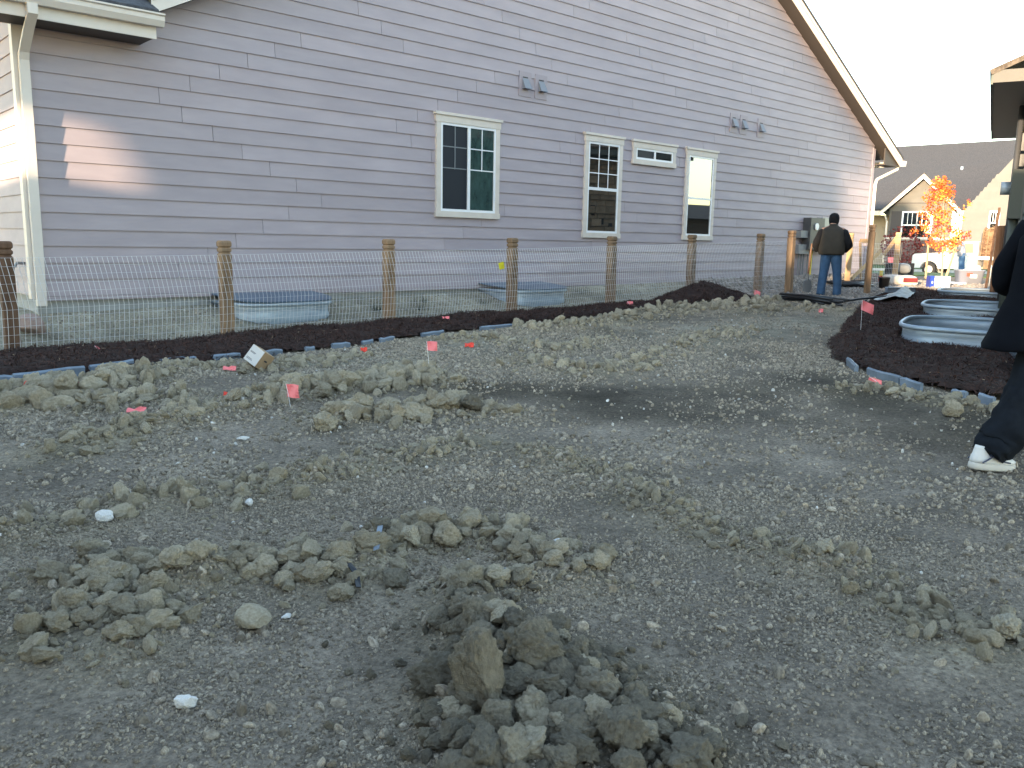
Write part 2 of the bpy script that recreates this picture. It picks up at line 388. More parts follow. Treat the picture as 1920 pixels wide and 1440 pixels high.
def smooth_obj(o, lv=1):
    md = o.modifiers.new('sub', 'SUBSURF'); md.levels = lv; md.render_levels = lv; return o

# ------------------------------------------------------------------ window wells (position needed by the ground)
WELLS = []     # (centre, along, out, half width, protrusion, rim z)
for s_, hw, pr, rz_ in ((12.15, 1.12, 1.28, .47), (15.9, 1.08, 1.28, .51), (20.6, .98, 1.28, .55)):
    WELLS.append((rh(s_), rd, rn, hw, pr, rz_))
for xc, hw, pr, rz_ in ((5.42, .74, .93, .50), (10.22, .74, .93, .56)):
    WELLS.append((np.array([xc, WD - .02]), np.array([1.0, 0]), np.array([0, -1.0]), hw, pr, rz_))
def in_well(X, Y, grow=0.0):
    m = np.zeros(np.broadcast(np.asarray(X), np.asarray(Y)).shape, bool)
    for c, a, o, hw, pr, _ in WELLS:
        dx = np.asarray(X) - c[0]; dy = np.asarray(Y) - c[1]
        u = (dx * a[0] + dy * a[1]) / (hw + grow); v = (dx * o[0] + dy * o[1]) / (pr + grow)
        m |= (np.abs(u) ** 4 + np.abs(v) ** 4 < 1) & (v > -.02)
    return m
_ground_raw = ground
def ground(X, Y):
    z = _ground_raw(X, Y); return np.where(in_well(X, Y, -.03), z - .55, z)
_mulch_raw = mulch_h
def mulch_h(X, Y): return np.where(in_well(X, Y, .02), 0, _mulch_raw(X, Y))

# ------------------------------------------------------------------ ground sheet
def axis(parts):
    out = []
    for a, b_, st in parts: out.append(np.arange(a, b_ - 1e-6, st))
    return np.concatenate(out)
gs = [1.4 ** k for k in range(1, 19)]
xs = axis([(-1.5, 9, .032), (9, 17, .06), (17, 30, .16), (30, 62, .7)]); ys = axis([(-4, .2, .15), (.2, 9.2, .032), (9.2, 12, .07), (12, 32, .6)])
xs = np.concatenate([-1.5 - np.array(gs)[::-1], xs, 62 + np.array(gs)]); ys = np.concatenate([-4 - np.array(gs)[::-1], ys, 32 + np.array(gs)])
GX, GY = np.meshgrid(xs, ys, indexing='ij')
GZ = ground(GX, GY)
nx, ny = GX.shape
V = np.stack([GX, GY, GZ], -1).reshape(-1, 3)
I = np.arange(nx * ny).reshape(nx, ny)
Fq = np.stack([I[:-1, :-1], I[1:, :-1], I[1:, 1:], I[:-1, 1:]], -1).reshape(-1, 4)
def np_mesh(name, V, Fq):
    me = bpy.data.meshes.new(name); n = Fq.shape[1]
    me.vertices.add(len(V)); me.vertices.foreach_set('co', V.astype(np.float32).ravel())
    me.loops.add(Fq.size); me.loops.foreach_set('vertex_index', Fq.astype(np.int32).ravel())
    me.polygons.add(len(Fq)); me.polygons.foreach_set('loop_start', np.arange(0, Fq.size, n, dtype=np.int32))
    me.polygons.foreach_set('use_smooth', np.ones(len(Fq), bool))
    me.update(); me.validate(); return me
me = np_mesh('ground', V, Fq)
zone = np.empty((len(V), 4), np.float32); zone[:, 3] = 1
X, Y = V[:, 0], V[:, 1]
compact = np.array([.295, .246, .196]); loose = np.array([.31, .262, .185]); moist = np.array([.095, .078, .056]); gravel = np.array([.26, .215, .175]); lot = np.array([.35, .32, .25]); bare = np.array([.26, .20, .15])
lw = np.zeros(len(V))
for nm, P, h, w, *_ in RW: lw = np.maximum(lw, np.exp(-(seg_dist(X, Y, P) / (w * 1.5)) ** 2))
c = compact[None] * (1 - lw[:, None]) + loose[None] * lw[:, None]
def blob(px, rad, pw=2):
    P = np.array([gp(*q)[:2] for q in px]); return np.exp(-(seg_dist(X, Y, P) / rad) ** pw)
mo = np.clip(.85 * blob([(700, 715), (960, 730), (1150, 745), (1400, 735), (1560, 715), (1640, 760), (1860, 800)], .62) + .5 * blob([(1100, 775), (1500, 790), (1800, 830)], .45) + .5 * vnoise(X, Y, 1.7) * blob([(1000, 740), (1800, 760)], 1.0), 0, 1) * .95
mo = np.maximum(mo, .75 * blob([(870, 1180), (1000, 1290), (1200, 1440)], .3))
c = c * (1 - mo[:, None]) + moist[None] * mo[:, None]
lt = sstep(8.9, 10.2, Y) * (1 - sstep(22, 24, X)); lt = np.maximum(lt, blob([(1250, 640), (1450, 610), (1560, 600)], 1.0) * .8)
lt = np.maximum(lt, .8 * blob([(560, 690), (760, 670), (1000, 640)], .35))
c = c * (1 - lt[:, None]) + lot[None] * lt[:, None]
gv = sstep(13.6, 15.0, X * .9 + Y * .2 - .8 + .5 * vnoise(X, Y, 1.2)) * (Y < 11)
gv = sstep(15.2, 16.6, X + .6 * vnoise(X, Y, 1.3)) * (1 - sstep(25, 27, X))
c = c * (1 - gv[:, None]) + gravel[None] * gv[:, None]
br = sstep(25, 27, X); c = c * (1 - br[:, None]) + bare[None] * br[:, None]
c = c * (1 + .5 * vnoise(X, Y, .9) + .4 * vnoise(X, Y, 2.7) + .3 * vnoise(X, Y, 8.0))[:, None]
zone[:, :3] = c
ca = me.color_attributes.new('zone', 'FLOAT_COLOR', 'POINT'); ca.data.foreach_set('color', zone.ravel())
tag(mkobj('ground', me, 'ground'), kind='structure')

# mulch beds: raised sheets that carry the shreds
def bed(name, x0, x1, y0, y1, st, clip):
    a = np.arange(x0, x1, st); b_ = np.arange(y0, y1, st); A, B = np.meshgrid(a, b_, indexing='ij')
    mh = mulch_h(A, B); Z = ground(A, B) + mh + np.where(mh > .01, .022 * vnoise(A, B, 7) + .02 * vnoise(A, B, 17), 0)
    ok = (mh > .012) & clip(A, B); I = np.arange(A.size).reshape(A.shape)
    q = ok[:-1, :-1] & ok[1:, :-1] & ok[1:, 1:] & ok[:-1, 1:]
    Fq = np.stack([I[:-1, :-1], I[1:, :-1], I[1:, 1:], I[:-1, 1:]], -1)[q]
    used = np.unique(Fq); rm = -np.ones(A.size, int); rm[used] = np.arange(len(used))
    Vv = np.stack([A, B, Z], -1).reshape(-1, 3)[used]
    return tag(mkobj(name, np_mesh(name, Vv, rm[Fq]), 'mulch'), kind='stuff')
o = bed('mulch_bed', -1.5, 15.2, 7.9, 10.2, .05, lambda A, B: B > 7); o['label'] = 'strip of dark brown bark mulch along the wire fence'; o['category'] = 'mulch'
o = bed('mulch_bed', 7.4, 21.5, 1.5, 9.2, .05, lambda A, B: B < 8.9); o['label'] = 'dark brown bark mulch bed around the sunken metal window wells on the right'; o['category'] = 'mulch'

# ------------------------------------------------------------------ GREY HOUSE (side gable towards the viewer)
house = thing('grey_house', 'long grey lap-sided house with cream trimmed windows behind the wire fence', 'house', (0, WD, 0))
X0, X1, ZB, EXP = 2.48, 24.08, .63, .2032
SL = .509; XR = 14.19; ZR = 4.28 + (X1 - XR) * SL
def soff(x): return 4.28 + (X1 - x) * SL if x > XR else 4.28 + (X1 - 2 * XR + x) * SL
XLs = 2 * XR - X1
# backing wall
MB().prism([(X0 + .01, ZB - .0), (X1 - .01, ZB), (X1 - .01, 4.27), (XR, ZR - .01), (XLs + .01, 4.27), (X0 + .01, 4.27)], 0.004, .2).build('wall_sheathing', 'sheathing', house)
MB().box(X0 + .03, X1 - .03, .03, .25, -.3, ZB - .012).build('foundation', 'concrete', house)
k = 0
while ZB + k * EXP < ZR - .02:
    zb = ZB + k * EXP; zt = zb + EXP + .012
    # span of this course at its top and bottom edge
    def span(z):
        if z <= 4.28: return X0, X1
        dx = (z - 4.28) / SL; return max(X0, XLs + dx), X1 - dx
    lb, rb = span(zb); lt_, rt_ = span(min(zt, ZR - .01))
    off = (k * .4064 * (1 if (k // 6) % 2 == 0 else -1) + (k // 6) * 1.35 + 5.0) % 3.66
    joints = [X0 + off - 3.66 + 3.66 * j for j in range(0, 9)]
    edges = [lb] + [j for j in joints if lb + .35 < j < rb - .35] + [rb]
    for i in range(len(edges) - 1):
        a0, a1 = edges[i] + (.003 if i else 0), edges[i + 1] - (.003 if i < len(edges) - 2 else 0)
        t0 = max(a0, lt_); t1 = min(a1, rt_)
        if t1 <= t0: t0 = t1 = (max(a0, lt_) + min(a1, rt_)) / 2
        pb, pt, bk = -.023, -.004, .003
        m = MB().add([(a0, pb, zb), (a1, pb, zb), (t1, pt, zt), (t0, pt, zt), (a0, bk, zb), (a1, bk, zb), (t1, bk, zt), (t0, bk, zt)],
                 [(0,1,2,3),(5,4,7,6),(4,5,1,0),(1,5,6,2),(2,6,7,3),(4,0,3,7)])
        m.build('siding_board', 'siding', house)
    k += 1
# the end wall round the left corner
MB().box(X0 + .02, X0 + .2, .25, 9, ZB, 4.2).build('end_wall_sheathing', 'sheathing', house)
MB().box(X0 + .05, X0 + .25, .26, 9, -.3, ZB - .012).build('end_foundation', 'concrete', house)
k = 0
while ZB + k * EXP < 3.7:
    zb = ZB + k * EXP; zt = zb + EXP + .012
    for y0_, y1_ in ((.10, 2.6 + .4 * (k % 4)), (2.606 + .4 * (k % 4), 6.5)):
        MB().add([(X0 - .0215, y0_, zb), (X0 - .0215, y1_, zb), (X0 - .004, y1_, zt), (X0 - .004, y0_, zt), (X0 + .02, y0_, zb), (X0 + .02, y1_, zb), (X0 + .02, y1_, zt), (X0 + .02, y0_, zt)],
                 [(3,2,1,0),(4,5,6,7),(0,1,5,4),(1,2,6,5),(2,3,7,6),(3,0,4,7)]).build('siding_board', 'siding', house)
    k += 1
MB().box(X0 - .045, X0 + .075, -.035, .10, ZB - .03, 3.8).build('corner_board', 'fascia', house)
MB().box(X1 - .10, X1 + .035, -.032, .10, ZB - .03, 4.22).build('corner_board', 'siding', house)
MB().box(X0 + .05, X1 - .05, -.035, -.002, ZB - .055, ZB - .004).build('base_trim', 'siding', house)
# gable roof: soffit, rake fascia, shingles, both slopes
OV = .36
for sgn in (1, -1):
    xe = X1 + .98 if sgn > 0 else 3.92
    ze = soff(xe) if sgn > 0 else soff(xe)
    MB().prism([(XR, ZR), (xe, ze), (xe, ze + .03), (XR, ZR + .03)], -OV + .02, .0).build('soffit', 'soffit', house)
    MB().prism([(XR, ZR - .01), (xe, ze - .01), (xe, ze + .20), (XR, ZR + .20)], -OV, -OV + .02).build('rake_board', 'fascia', house)
    MB().prism([(XR, ZR + .15), (xe, ze + .15), (xe, ze + .22), (XR, ZR + .22)], -OV - .03, -OV - .002).build('rake_trim', 'fascia', house)
    MB().prism([(XR, ZR + .222), (xe + .03 * sgn, ze + .21), (xe + .03 * sgn, ze + .26), (XR, ZR + .275)], -OV - .05, 16).build('roof_slope', 'shingle', house)
# right eave: boxed end, gutter, downspout
ze = soff(X1 + .98)
MB().box(X1 + .04, X1 + .92, -OV + .03, .02, ze - .02, ze + .02).build('eave_box', 'soffit', house)
MB().prism([(X1 + .05, ze + .02), (X1 + .95, ze + .02), (X1 + .95, ze + .12), (X1 + .05, 4.22)], -OV + .06, -OV + .09).build('eave_return', 'soffit', house)
MB().prism([(-.0, ze + .01), (.10, ze + .01), (.13, ze + .14), (-.02, ze + .14)], -OV - .06, 12, 'y') if False else None
g_ = MB(); g_.add([(X1 + .98, -OV - .10, ze + .0), (X1 + 1.08, -OV - .10, ze + .0), (X1 + 1.14, -OV - .10, ze + .15), (X1 + .98, -OV - .10, ze + .15)] + [(X1 + .98, 12, ze), (X1 + 1.08, 12, ze), (X1 + 1.14, 12, ze + .15), (X1 + .98, 12, ze + .15)],
    [(0,1,2,3),(7,6,5,4),(0,4,5,1),(1,5,6,2),(2,6,7,3),(3,7,4,0)]); g_.build('gutter', 'fascia', house)
d_ = MB().tube([(X1 + 1.0, -.26, ze + .02), (X1 + .95, -.26, ze - .10), (X1 + .12, -.09, ze - .42), (X1 + .075, -.075, ze - .55), (X1 + .075, -.075, .62)], .052, 4); d_.build('downspout', 'fascia', house)
# left eave: gutter, boxed fascia, downspout on the corner
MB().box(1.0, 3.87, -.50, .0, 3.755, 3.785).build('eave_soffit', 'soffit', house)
MB().box(.98, 3.90, -.52, -.495, 3.75, 3.97).build('eave_fascia', 'fascia', house)
MB().box(3.87, 3.90, -.495, -.005, 3.79, 4.0).build('eave_end_board', 'fascia', house)
g_ = MB(); prof = [(-.525, 3.885), (-.60, 3.885), (-.635, 3.95), (-.635, 4.0), (-.66, 4.012), (-.66, 4.03), (-.525, 4.03)]
g_.prism(prof, .95, 3.97, 'x'); g_.build('gutter', 'fascia', house)
MB().prism([(-.56, 4.035), (3.0, 5.75), (3.0, 5.81), (-.56, 4.085)], .9, 3.93, 'x').build('lower_roof_slope', 'shingle', house)
dp = MB()
def rect_path(mb, pts, w, dpt):
    rg = []
    for i, p in enumerate(pts): rg.append([(p[0] - w, p[1] - dpt, p[2]), (p[0] + w, p[1] - dpt, p[2]), (p[0] + w, p[1] + dpt, p[2]), (p[0] - w, p[1] + dpt, p[2])])
    mb.loft(rg)
rect_path(dp, [(X0 + .06, -.58, 3.89), (X0 + .06, -.58, 3.78), (X0 + .055, -.40, 3.66), (X0 + .05, -.12, 3.44), (X0 + .05, -.085, 3.36), (X0 + .05, -.085, .52)], .052, .038)
dp.build('downspout', 'fascia', house)

# windows
def window(x0, x1, z0, z1, kind):
    w = MB()
    hd = .15; sd = .10; sb = .095
    fx0, fx1, fz0, fz1 = x0 + sd, x1 - sd, z0 + sb, z1 - hd
    w.box(fx0, fx1, -.036, -.0, fz0, fz1); root = MB().box(fx0 + .004, fx1 - .004, -.030, .0, fz0 + .004, fz1 - .004).build('window', 'sheathing', house)
    t = 'trim'
    MB().box(x0 + .012, fx0 + .002, -.056, -.0, z0 + sb, z1 - hd).build('side_trim', t, root)
    MB().box(fx1 - .002, x1 - .012, -.056, -.0, z0 + sb, z1 - hd).build('side_trim', t, root)
    MB().box(x0 - .003, x1 + .003, -.064, -.0, z0, z0 + sb - .001).build('sill', t, root)
    MB().box(x0 - .003, x1 + .003, -.062, -.0, z1 - hd + .001, z1 - .035).build('head_trim', t, root)
    MB().box(x0 - .03, x1 + .03, -.085, -.0, z1 - .034, z1 + .01).build('drip_cap', t, root)
    fr = .04
    f = MB(); f.box(fx0, fx0 + fr, -.050, -.0, fz0, fz1); f.box(fx1 - fr, fx1, -.050, -.0, fz0, fz1); f.box(fx0 + fr, fx1 - fr, -.050, -.0, fz0, fz0 + fr); f.box(fx0 + fr, fx1 - fr, -.050, -.0, fz1 - fr, fz1)
    f.build('frame', 'vinyl', root)
    ax0, ax1, az0, az1 = fx0 + fr, fx1 - fr, fz0 + fr, fz1 - fr
    def pane(a, b_, c_, d_, m='glass', y=-.034): MB().box(a, b_, y, -.030, c_, d_).build('pane', m, root)
    def munt(a, b_, c_, d_, m='vinyl', y=-.040): MB().box(a, b_, y, -.0345, c_, d_).build('muntin', m, root)
    xm = (ax0 + ax1) / 2; zm = (az0 + az1) / 2; q = .009
    if kind == 'slider_grid':
        pane(ax0, xm - .02, az0, az1, 'screen'); pane(xm + .02, ax1, az0, az1, 'tintglass')
        MB().box(xm - .028, xm + .028, -.054, -.0, az0, az1).build('meeting_stile', 'vinyl', root)
        for (a, b_), mm in (((ax0, xm - .028), 'metalgrey'), ((xm + .028, ax1), 'vinyl')):
            c_ = (a + b_) / 2; H_ = az1 - az0
            munt(c_ - q, c_ + q, az1 - .515 * H_, az1, mm); 
            for fz in (.25, .505): munt(a, b_, az1 - fz * H_ - q, az1 - fz * H_ + q, mm, -.0415)
    elif kind == 'hung_grid':
        zr = az0 + .49 * (az1 - az0)
        pane(ax0, ax1, az0, zr); pane(ax0, ax1, zr, az1)
        MB().box(ax0, ax1, -.050, -.0, zr - .028, zr + .028).build('meeting_rail', 'vinyl', root)
        for i in (1, 2):
            c_ = ax0 + (ax1 - ax0) * i / 3; munt(c_ - q, c_ + q, zr + .028, az1)
            c_ = zr + .028 + (az1 - zr - .028) * i / 3; munt(ax0, ax1, c_ - q, c_ + q, y=-.0415)
    elif kind == 'hung':
        zr = az0 + .47 * (az1 - az0)
        pane(ax0, ax1, az0, zr); pane(ax0, ax1, zr, az1)
        MB().box(ax0, ax1, -.050, -.0, zr - .022, zr + .022).build('meeting_rail', 'vinyl', root)
    else:
        pane(ax0, xm - .02, az0, az1, 'screen'); pane(xm + .02, ax1, az0, az1)
        MB().box(xm - .024, xm + .024, -.052, -.0, az0, az1).build('meeting_stile', 'vinyl', root)
    return root
window(8.49, 9.89, 1.79, 3.47, 'slider_grid')
window(12.05, 13.16, 1.51, 3.49, 'hung_grid')
window(13.46, 14.88, 3.02, 3.49, 'slider')
window(15.25, 16.38, 1.52, 3.49, 'hung')
def vent(xc, zc):
    v = MB().box(xc - .145, xc + .145, -.030, -.0, zc - .21, zc + .21).build('vent_plate', 'ventpaint', house)
    MB().add([(xc - .07, -.032, zc + .10), (xc + .07, -.032, zc + .10), (xc + .085, -.13, zc - .085), (xc - .085, -.13, zc - .085), (xc - .07, -.030, zc - .085), (xc + .07, -.030, zc - .085)],
        [(0,1,2,3),(0,3,4),(1,5,2)]).build('vent_hood', 'venthood', v)
    MB().box(xc - .06, xc + .06, -.034, -.031, zc + .105, zc + .125).build('vent_slot', 'sheathing', v)
for xc, zc in ((10.47, 4.16), (10.86, 4.16), (16.98, 4.18), (17.38, 4.18), (18.12, 4.18)): vent(xc, zc)
# hose bib on the end wall
MB().tube([(X0 - .0, .35, 1.02), (X0 - .10, .35, 1.02), (X0 - .12, .35, .97)], .018, 8).build('hose_bib', 'metalgrey', house)

# utility boxes near the right corner
ut = thing('electric_panel', 'grey electric panel and meter boxes on the grey house wall beside the standing man', 'utility box', (20.0, WD - .025, 0))
def onw(x, y): return onY(x, y, WD - .1)
def ubox(x0, y0, x1, y1, dpt, name, m):
    a = onw(x0, y0); c_ = onw(x1, y1)
    return MB().box(a[0] - 20.0, c_[0] - 20.0, -dpt, .0, c_[2], a[2]).build(name, m, ut)
ubox(1512, 408, 1533, 468, .22, 'panel_box', 'darkbox'); ubox(1536, 408, 1548, 470, .18, 'meter_box', 'metalgrey')
ubox(1497, 432, 1510, 446, .16, 'telephone_box', 'paintgrey'); ubox(1494, 458, 1512, 476, .14, 'cable_box', 'paintgrey')
a = onw(1521, 425); MB().tube([(a[0] - 20, -.225, a[2]), (a[0] - 20, -.25, a[2])], .09, 14).build('meter_dial', 'vinyl', ut)
for px_ in (1500, 1505, 1509, 1517, 1524):
    a = onw(px_, 470); MB().tube([(a[0] - 20, -.05, a[2]), (a[0] - 20, -.05, .42)], .022, 6).build('conduit', 'paintgrey' if px_ != 1524 else 'yellow', ut)

# window wells against the houses
def well(i, name, label, lid=False, group=None):
    c, a, o_, hw, pr, rz_ = WELLS[i]
    gz = float(ground0(c[0] + o_[0] * pr, c[1] + o_[1] * pr))
    t = thing(name, label, 'window well', (c[0], c[1], gz), math.atan2(a[1], a[0]), group)
    sgn = 1 if (a[0] * o_[1] - a[1] * o_[0]) > 0 else -1
    n = 40; prof = []
    for k in range(n + 1):
        th = math.pi * k / n; cs, sn = math.cos(th), math.sin(th)
        prof.append((hw * math.copysign(abs(cs) ** .5, cs), sgn * pr * abs(sn) ** .5))
    top_ = rz_ - gz; rows = []
    for j in range(15):
        z = top_ - .02 - j * .055; w_ = -.022 * (.5 - .5 * math.cos(j * math.pi / 1.5))
        rows.append([(x * (1 + w_ / hw), y * (1 + w_ / pr), z) for x, y in prof])
    body = MB(); body.loft(rows, cap=False, closed=False); ob = body.build('corrugated_wall', 'galv', t, True)
    sd = ob.modifiers.new('thick', 'SOLIDIFY'); sd.thickness = .006
    MB().tube([(x * 1.005, y * 1.005, top_) for x, y in prof], .028, 8).build('rim', 'galv', t, True)
    if lid:
        L = MB(); L.add([(x * 1.04, (y * 1.04), top_ + .045 + (.07 * (1 - abs(y) / pr))) for x, y in prof], [tuple(range(n + 1))])
        lo = L.build('cover', 'welllid', t); s2 = lo.modifiers.new('t', 'SOLIDIFY'); s2.thickness = .015
    return t
well(0, 'window_well', 'nearest of the open galvanised window wells sunk in the right mulch bed')
well(1, 'window_well', 'middle open galvanised window well in the right mulch bed, behind the nearest one')
well(2, 'window_well', 'farthest small looking galvanised window well in the right mulch bed, near the gravel')
well(3, 'window_well', 'covered metal window well behind the second fence post from the left', True)
well(4, 'window_well', 'covered metal window well behind the fence below the three narrow windows', True)

# ------------------------------------------------------------------ FENCE
post_me = None
def fence_post(parent, loc, h, mname='wood', tilt=(0, 0), rz=0):
    hx = .070
    rg = [sqring(hx, hx, -.25, 24, .22), sqring(hx, hx, h - .205, 24, .22), sqring(hx, hx, h - .165, 24, .22), sqring(hx * .80, hx * .80, h - .150, 24, .3), sqring(hx * .80, hx * .80, h - .140, 24, .3), sqring(hx, hx, h - .128, 24, .25), sqring(hx, hx, h - .100, 24, .25), sqring(hx * .84, hx * .84, h - .088, 24, .3),
          sqring(hx * .84, hx * .84, h - .080, 24, .3), sqring(hx * 1.05, hx * 1.05, h - .066, 24, .3), sqring(hx * 1.06, hx * 1.06, h - .025, 24, .3), sqring(hx * .95, hx * .95, h - .006, 24, .35), sqring(hx * .75, hx * .75, h, 24, .4)]
    o = MB().loft(rg).build('post', mname, parent, False)
    o.location = loc; o.rotation_euler = (tilt[0], tilt[1], rz); return o
fence = thing('wire_fence', 'welded wire fence on notched cedar posts along the grey house', 'fence', (0, FY, 0))
PX = [(8, 452), (421, 451), (729, 448), (962, 446), (1149, 443), (1300, 440), (1427, 438)]
fx = []
for i, (x, y) in enumerate(PX):
    P = onY(x, y, FY); fx.append((P[0], P[2])); g0 = float(ground0(P[0], FY))
    fence_post(fence, (P[0], 0, g0), P[2] - g0, 'wood_dark' if i in (0, ) else 'wood', (random.uniform(-.012, .012), random.uniform(-.012, .012)))
P = onY(1487, 432, FY - .2); g0 = float(ground0(P[0], FY)); fx.append((P[0], fx[-1][1] + .03)); fence_post(fence, (P[0], -.2, g0), P[2] - g0, 'wood', (.0, -.028))
fx = [(fx[0][0] - 2.37, fx[0][1] - .05)] + fx
def mesh_panel(parent, A, B, zA, zB, gA, gB, y0, bulge, shear, name='wire_mesh', step=.0508):
    """welded wire between two posts; the middle bellies out towards the yard"""
    L = B - A; n = int(L / step); m = MB(); r_ = .0028
    def pt(u, v):       # u along, v 0 bottom..1 top
        bl = bulge * (math.sin(math.pi * min(1, v / .94)) ** .8 if v < .94 else .02) * (.75 + .25 * math.sin(math.pi * u))
        zb = gA + (gB - gA) * u; zt = zA + (zB - zA) * u
        vv = max(0, v - .45) / .55
        return (A + L * u - shear * vv, y0 - bl, zb + (zt - zb) * v)
    def strip(pts):
        rg = []
        for i, p in enumerate(pts):
            rg.append([(p[0] - r_, p[1], p[2]), (p[0], p[1] - r_, p[2] + (r_ * .7)), (p[0] + r_, p[1], p[2]), (p[0], p[1] + r_, p[2] - r_ * .7)])
        m.loft(rg, cap=False)
    vsv = [0, .22, .45, .62, .8, .95]
    for i in range(n + 1): strip([pt(i / n, v) for v in vsv])
    hz = np.linspace(0.0, .95, 12)
    for v in hz:
        pts = [pt(u, v) for u in np.linspace(0, 1, 7)]
        rh_ = .0013; rg = [[(p[0], p[1] - rh_, p[2]), (p[0], p[1], p[2] + rh_), (p[0], p[1] + rh_, p[2]), (p[0], p[1], p[2] - rh_)] for p in pts]
        m.loft(rg, cap=False)
    o = m.build(name, 'wire', parent); o['kind'] = 'stuff'; return o
for i in range(len(fx) - 1):
    A, B = fx[i], fx[i + 1]
    mesh_panel(fence, A[0], B[0], A[1] - .12, B[1] - .12, float(ground(A[0], FY)) + .02, float(ground(B[0], FY)) + .02, -.078, .075, .085)
# yellow tag on the mesh
P = onY(937, 506, FY - .16); mt_ = MB().add([(0, 0, 0), (.10, 0, .02), (.06, -.02, .13), (-.03, 0, .10)], [(0, 1, 2, 3)]); o = mt_.build('plastic_tag', 'flagyellow'); o.location = P
sm = o.modifiers.new('t', 'SOLIDIFY'); sm.thickness = .003
tag(o, 'small yellow plastic tag caught on the fence wire', 'tag')
# gate post and the second run of fence beyond the man
P = gp(1625, 553); Q = CAM + ray(1644, 422) * ((P - CAM) @ fw)
t = thing('gate_post', 'tall cedar gate post with a squared cap right of the standing man', 'post', (P[0], P[1], P[2]))
fence_post(t, (0, 0, 0), Q[2] - P[2], 'wood', (0.0, -.03), R(20))
f2 = thing('wire_fence', 'sunlit run of wire fence with pale posts beyond the standing man', 'fence', (0, 0, 0))
A = gp(1588, 533); B = gp(1676, 533)
for q, (tx, ty) in ((A, (1594, 437)), (B, (1684, 436))):
    T_ = CAM + ray(tx, ty) * ((q - CAM) @ fw); fence_post(f2, (q[0], q[1], q[2]), T_[2] - q[2], 'lumber', (0, 0), R(20))
m = MB()
for i in range(28):
    u = i / 27
    p = A + (B - A) * u; m.tube([(p[0], p[1] - .08, p[2]), (p[0], p[1] - .08, p[2] + 1.1)], .0022, 4, False)
for j in range(9):
    m.tube([(A[0], A[1] - .08, A[2] + .05 + .13 * j), (B[0], B[1] - .08, B[2] + .05 + .13 * j)], .0022, 4, False)
tag(m.build('wire_mesh', 'wire', f2), kind='stuff')
dep = (B - CAM) @ fw
MB().beam(atd(1657, 478, dep), atd(1685, 440, dep), .04, .09).build('brace', 'lumber', f2)
MB().beam(atd(1597, 522, dep - 2), atd(1652, 470, dep - 1), .04, .09).build('brace', 'lumber', f2)
MB().beam(atd(1613, 452, dep - 1), atd(1631, 452, dep - 1), .06, .12).build('top_rail', 'lumber', f2)
MB().beam(atd(1613, 452, dep - 1), atd(1614, 524, dep - 1), .05, .05).build('stake', 'lumber', f2)

# ------------------------------------------------------------------ added, unseen house shapes behind the viewer, cut to cast the yard's shade
nb = thing('added_shade_house', 'tall tan house shape added unseen behind the viewer to shade the yard', 'house', (-6 * math.cos(SUN_AZ) - 1.81 * math.sin(SUN_AZ), -6 * math.sin(SUN_AZ) + 1.81 * math.cos(SUN_AZ), 0), SUN_AZ)
nb.scale = (1, .954, 1)
MB().prism([(2.4, -.3), (7.4, -.3), (7.4, 7.6), (4.6, 11.2), (2.4, 8.4)], -9, 0, 'x').build('wall', 'stucco', nb)
MB().prism([(4.6, 11.22), (7.9, 6.98), (7.9, 7.1), (4.6, 11.34), (2.0, 7.97), (2.0, 7.85)], -9.4, .35, 'x').build('roof', 'shingle_brown', nb)
MB().box(-9, -.004, 1.9, 2.398, -.3, 3.9).build('shade_block_gap', 'stucco', nb)  # added blocks, each height set so its shadow ends where needed
MB().box(-4, -.002, .8, 1.898, -.3, 5.2).build('shade_block_mid', 'brick', nb)
MB().box(-9, -.006, -1.5, .798, -.3, 3.72).build('shade_block_low', 'stucco', nb)
MB().box(-9, -.008, -3.0, -1.502, -.3, 5.4).build('shade_block_side', 'stucco', nb)
MB().box(-5, -.003, 7.402, 13, -.3, 3.42).build('sun_slot_base', 'stucco', nb)  # invented opening, shaped to throw the warm sun patch on the grey wall
MB().box(-5, -.001, 7.402, 13, 4.72, 7.2).build('sun_slot_top', 'shingle_brown', nb)
MB().prism([(7.402, 4.718), (8.80, 4.718), (8.58, 4.45), (8.42, 4.05), (8.34, 3.65), (8.34, 3.422), (7.402, 3.422)], -.25, -.01, 'x').build('sun_slot_edge', 'stucco', nb)  # slanted fill that trims the outline of the sun patch
nb2 = thing('added_shade_house', 'second tan house shape added unseen behind the viewer for shade, further right', 'house', (-6 * math.cos(SUN_AZ) + 7.73 * math.sin(SUN_AZ), -6 * math.sin(SUN_AZ) - 7.73 * math.cos(SUN_AZ), 0), SUN_AZ)  # second added shade caster, out of view
MB().prism([(0, -.3), (6.9, -.3), (6.9, 6.0), (3.4, 9.0), (0, 6.0)], -9, 0, 'x').build('wall', 'stucco', nb2)
MB().prism([(3.4, 9.02), (7.3, 5.68), (7.3, 5.8), (3.4, 9.14), (-.4, 5.8), (-.4, 5.68)], -9.4, .35, 'x').build('roof', 'shingle_brown', nb2)

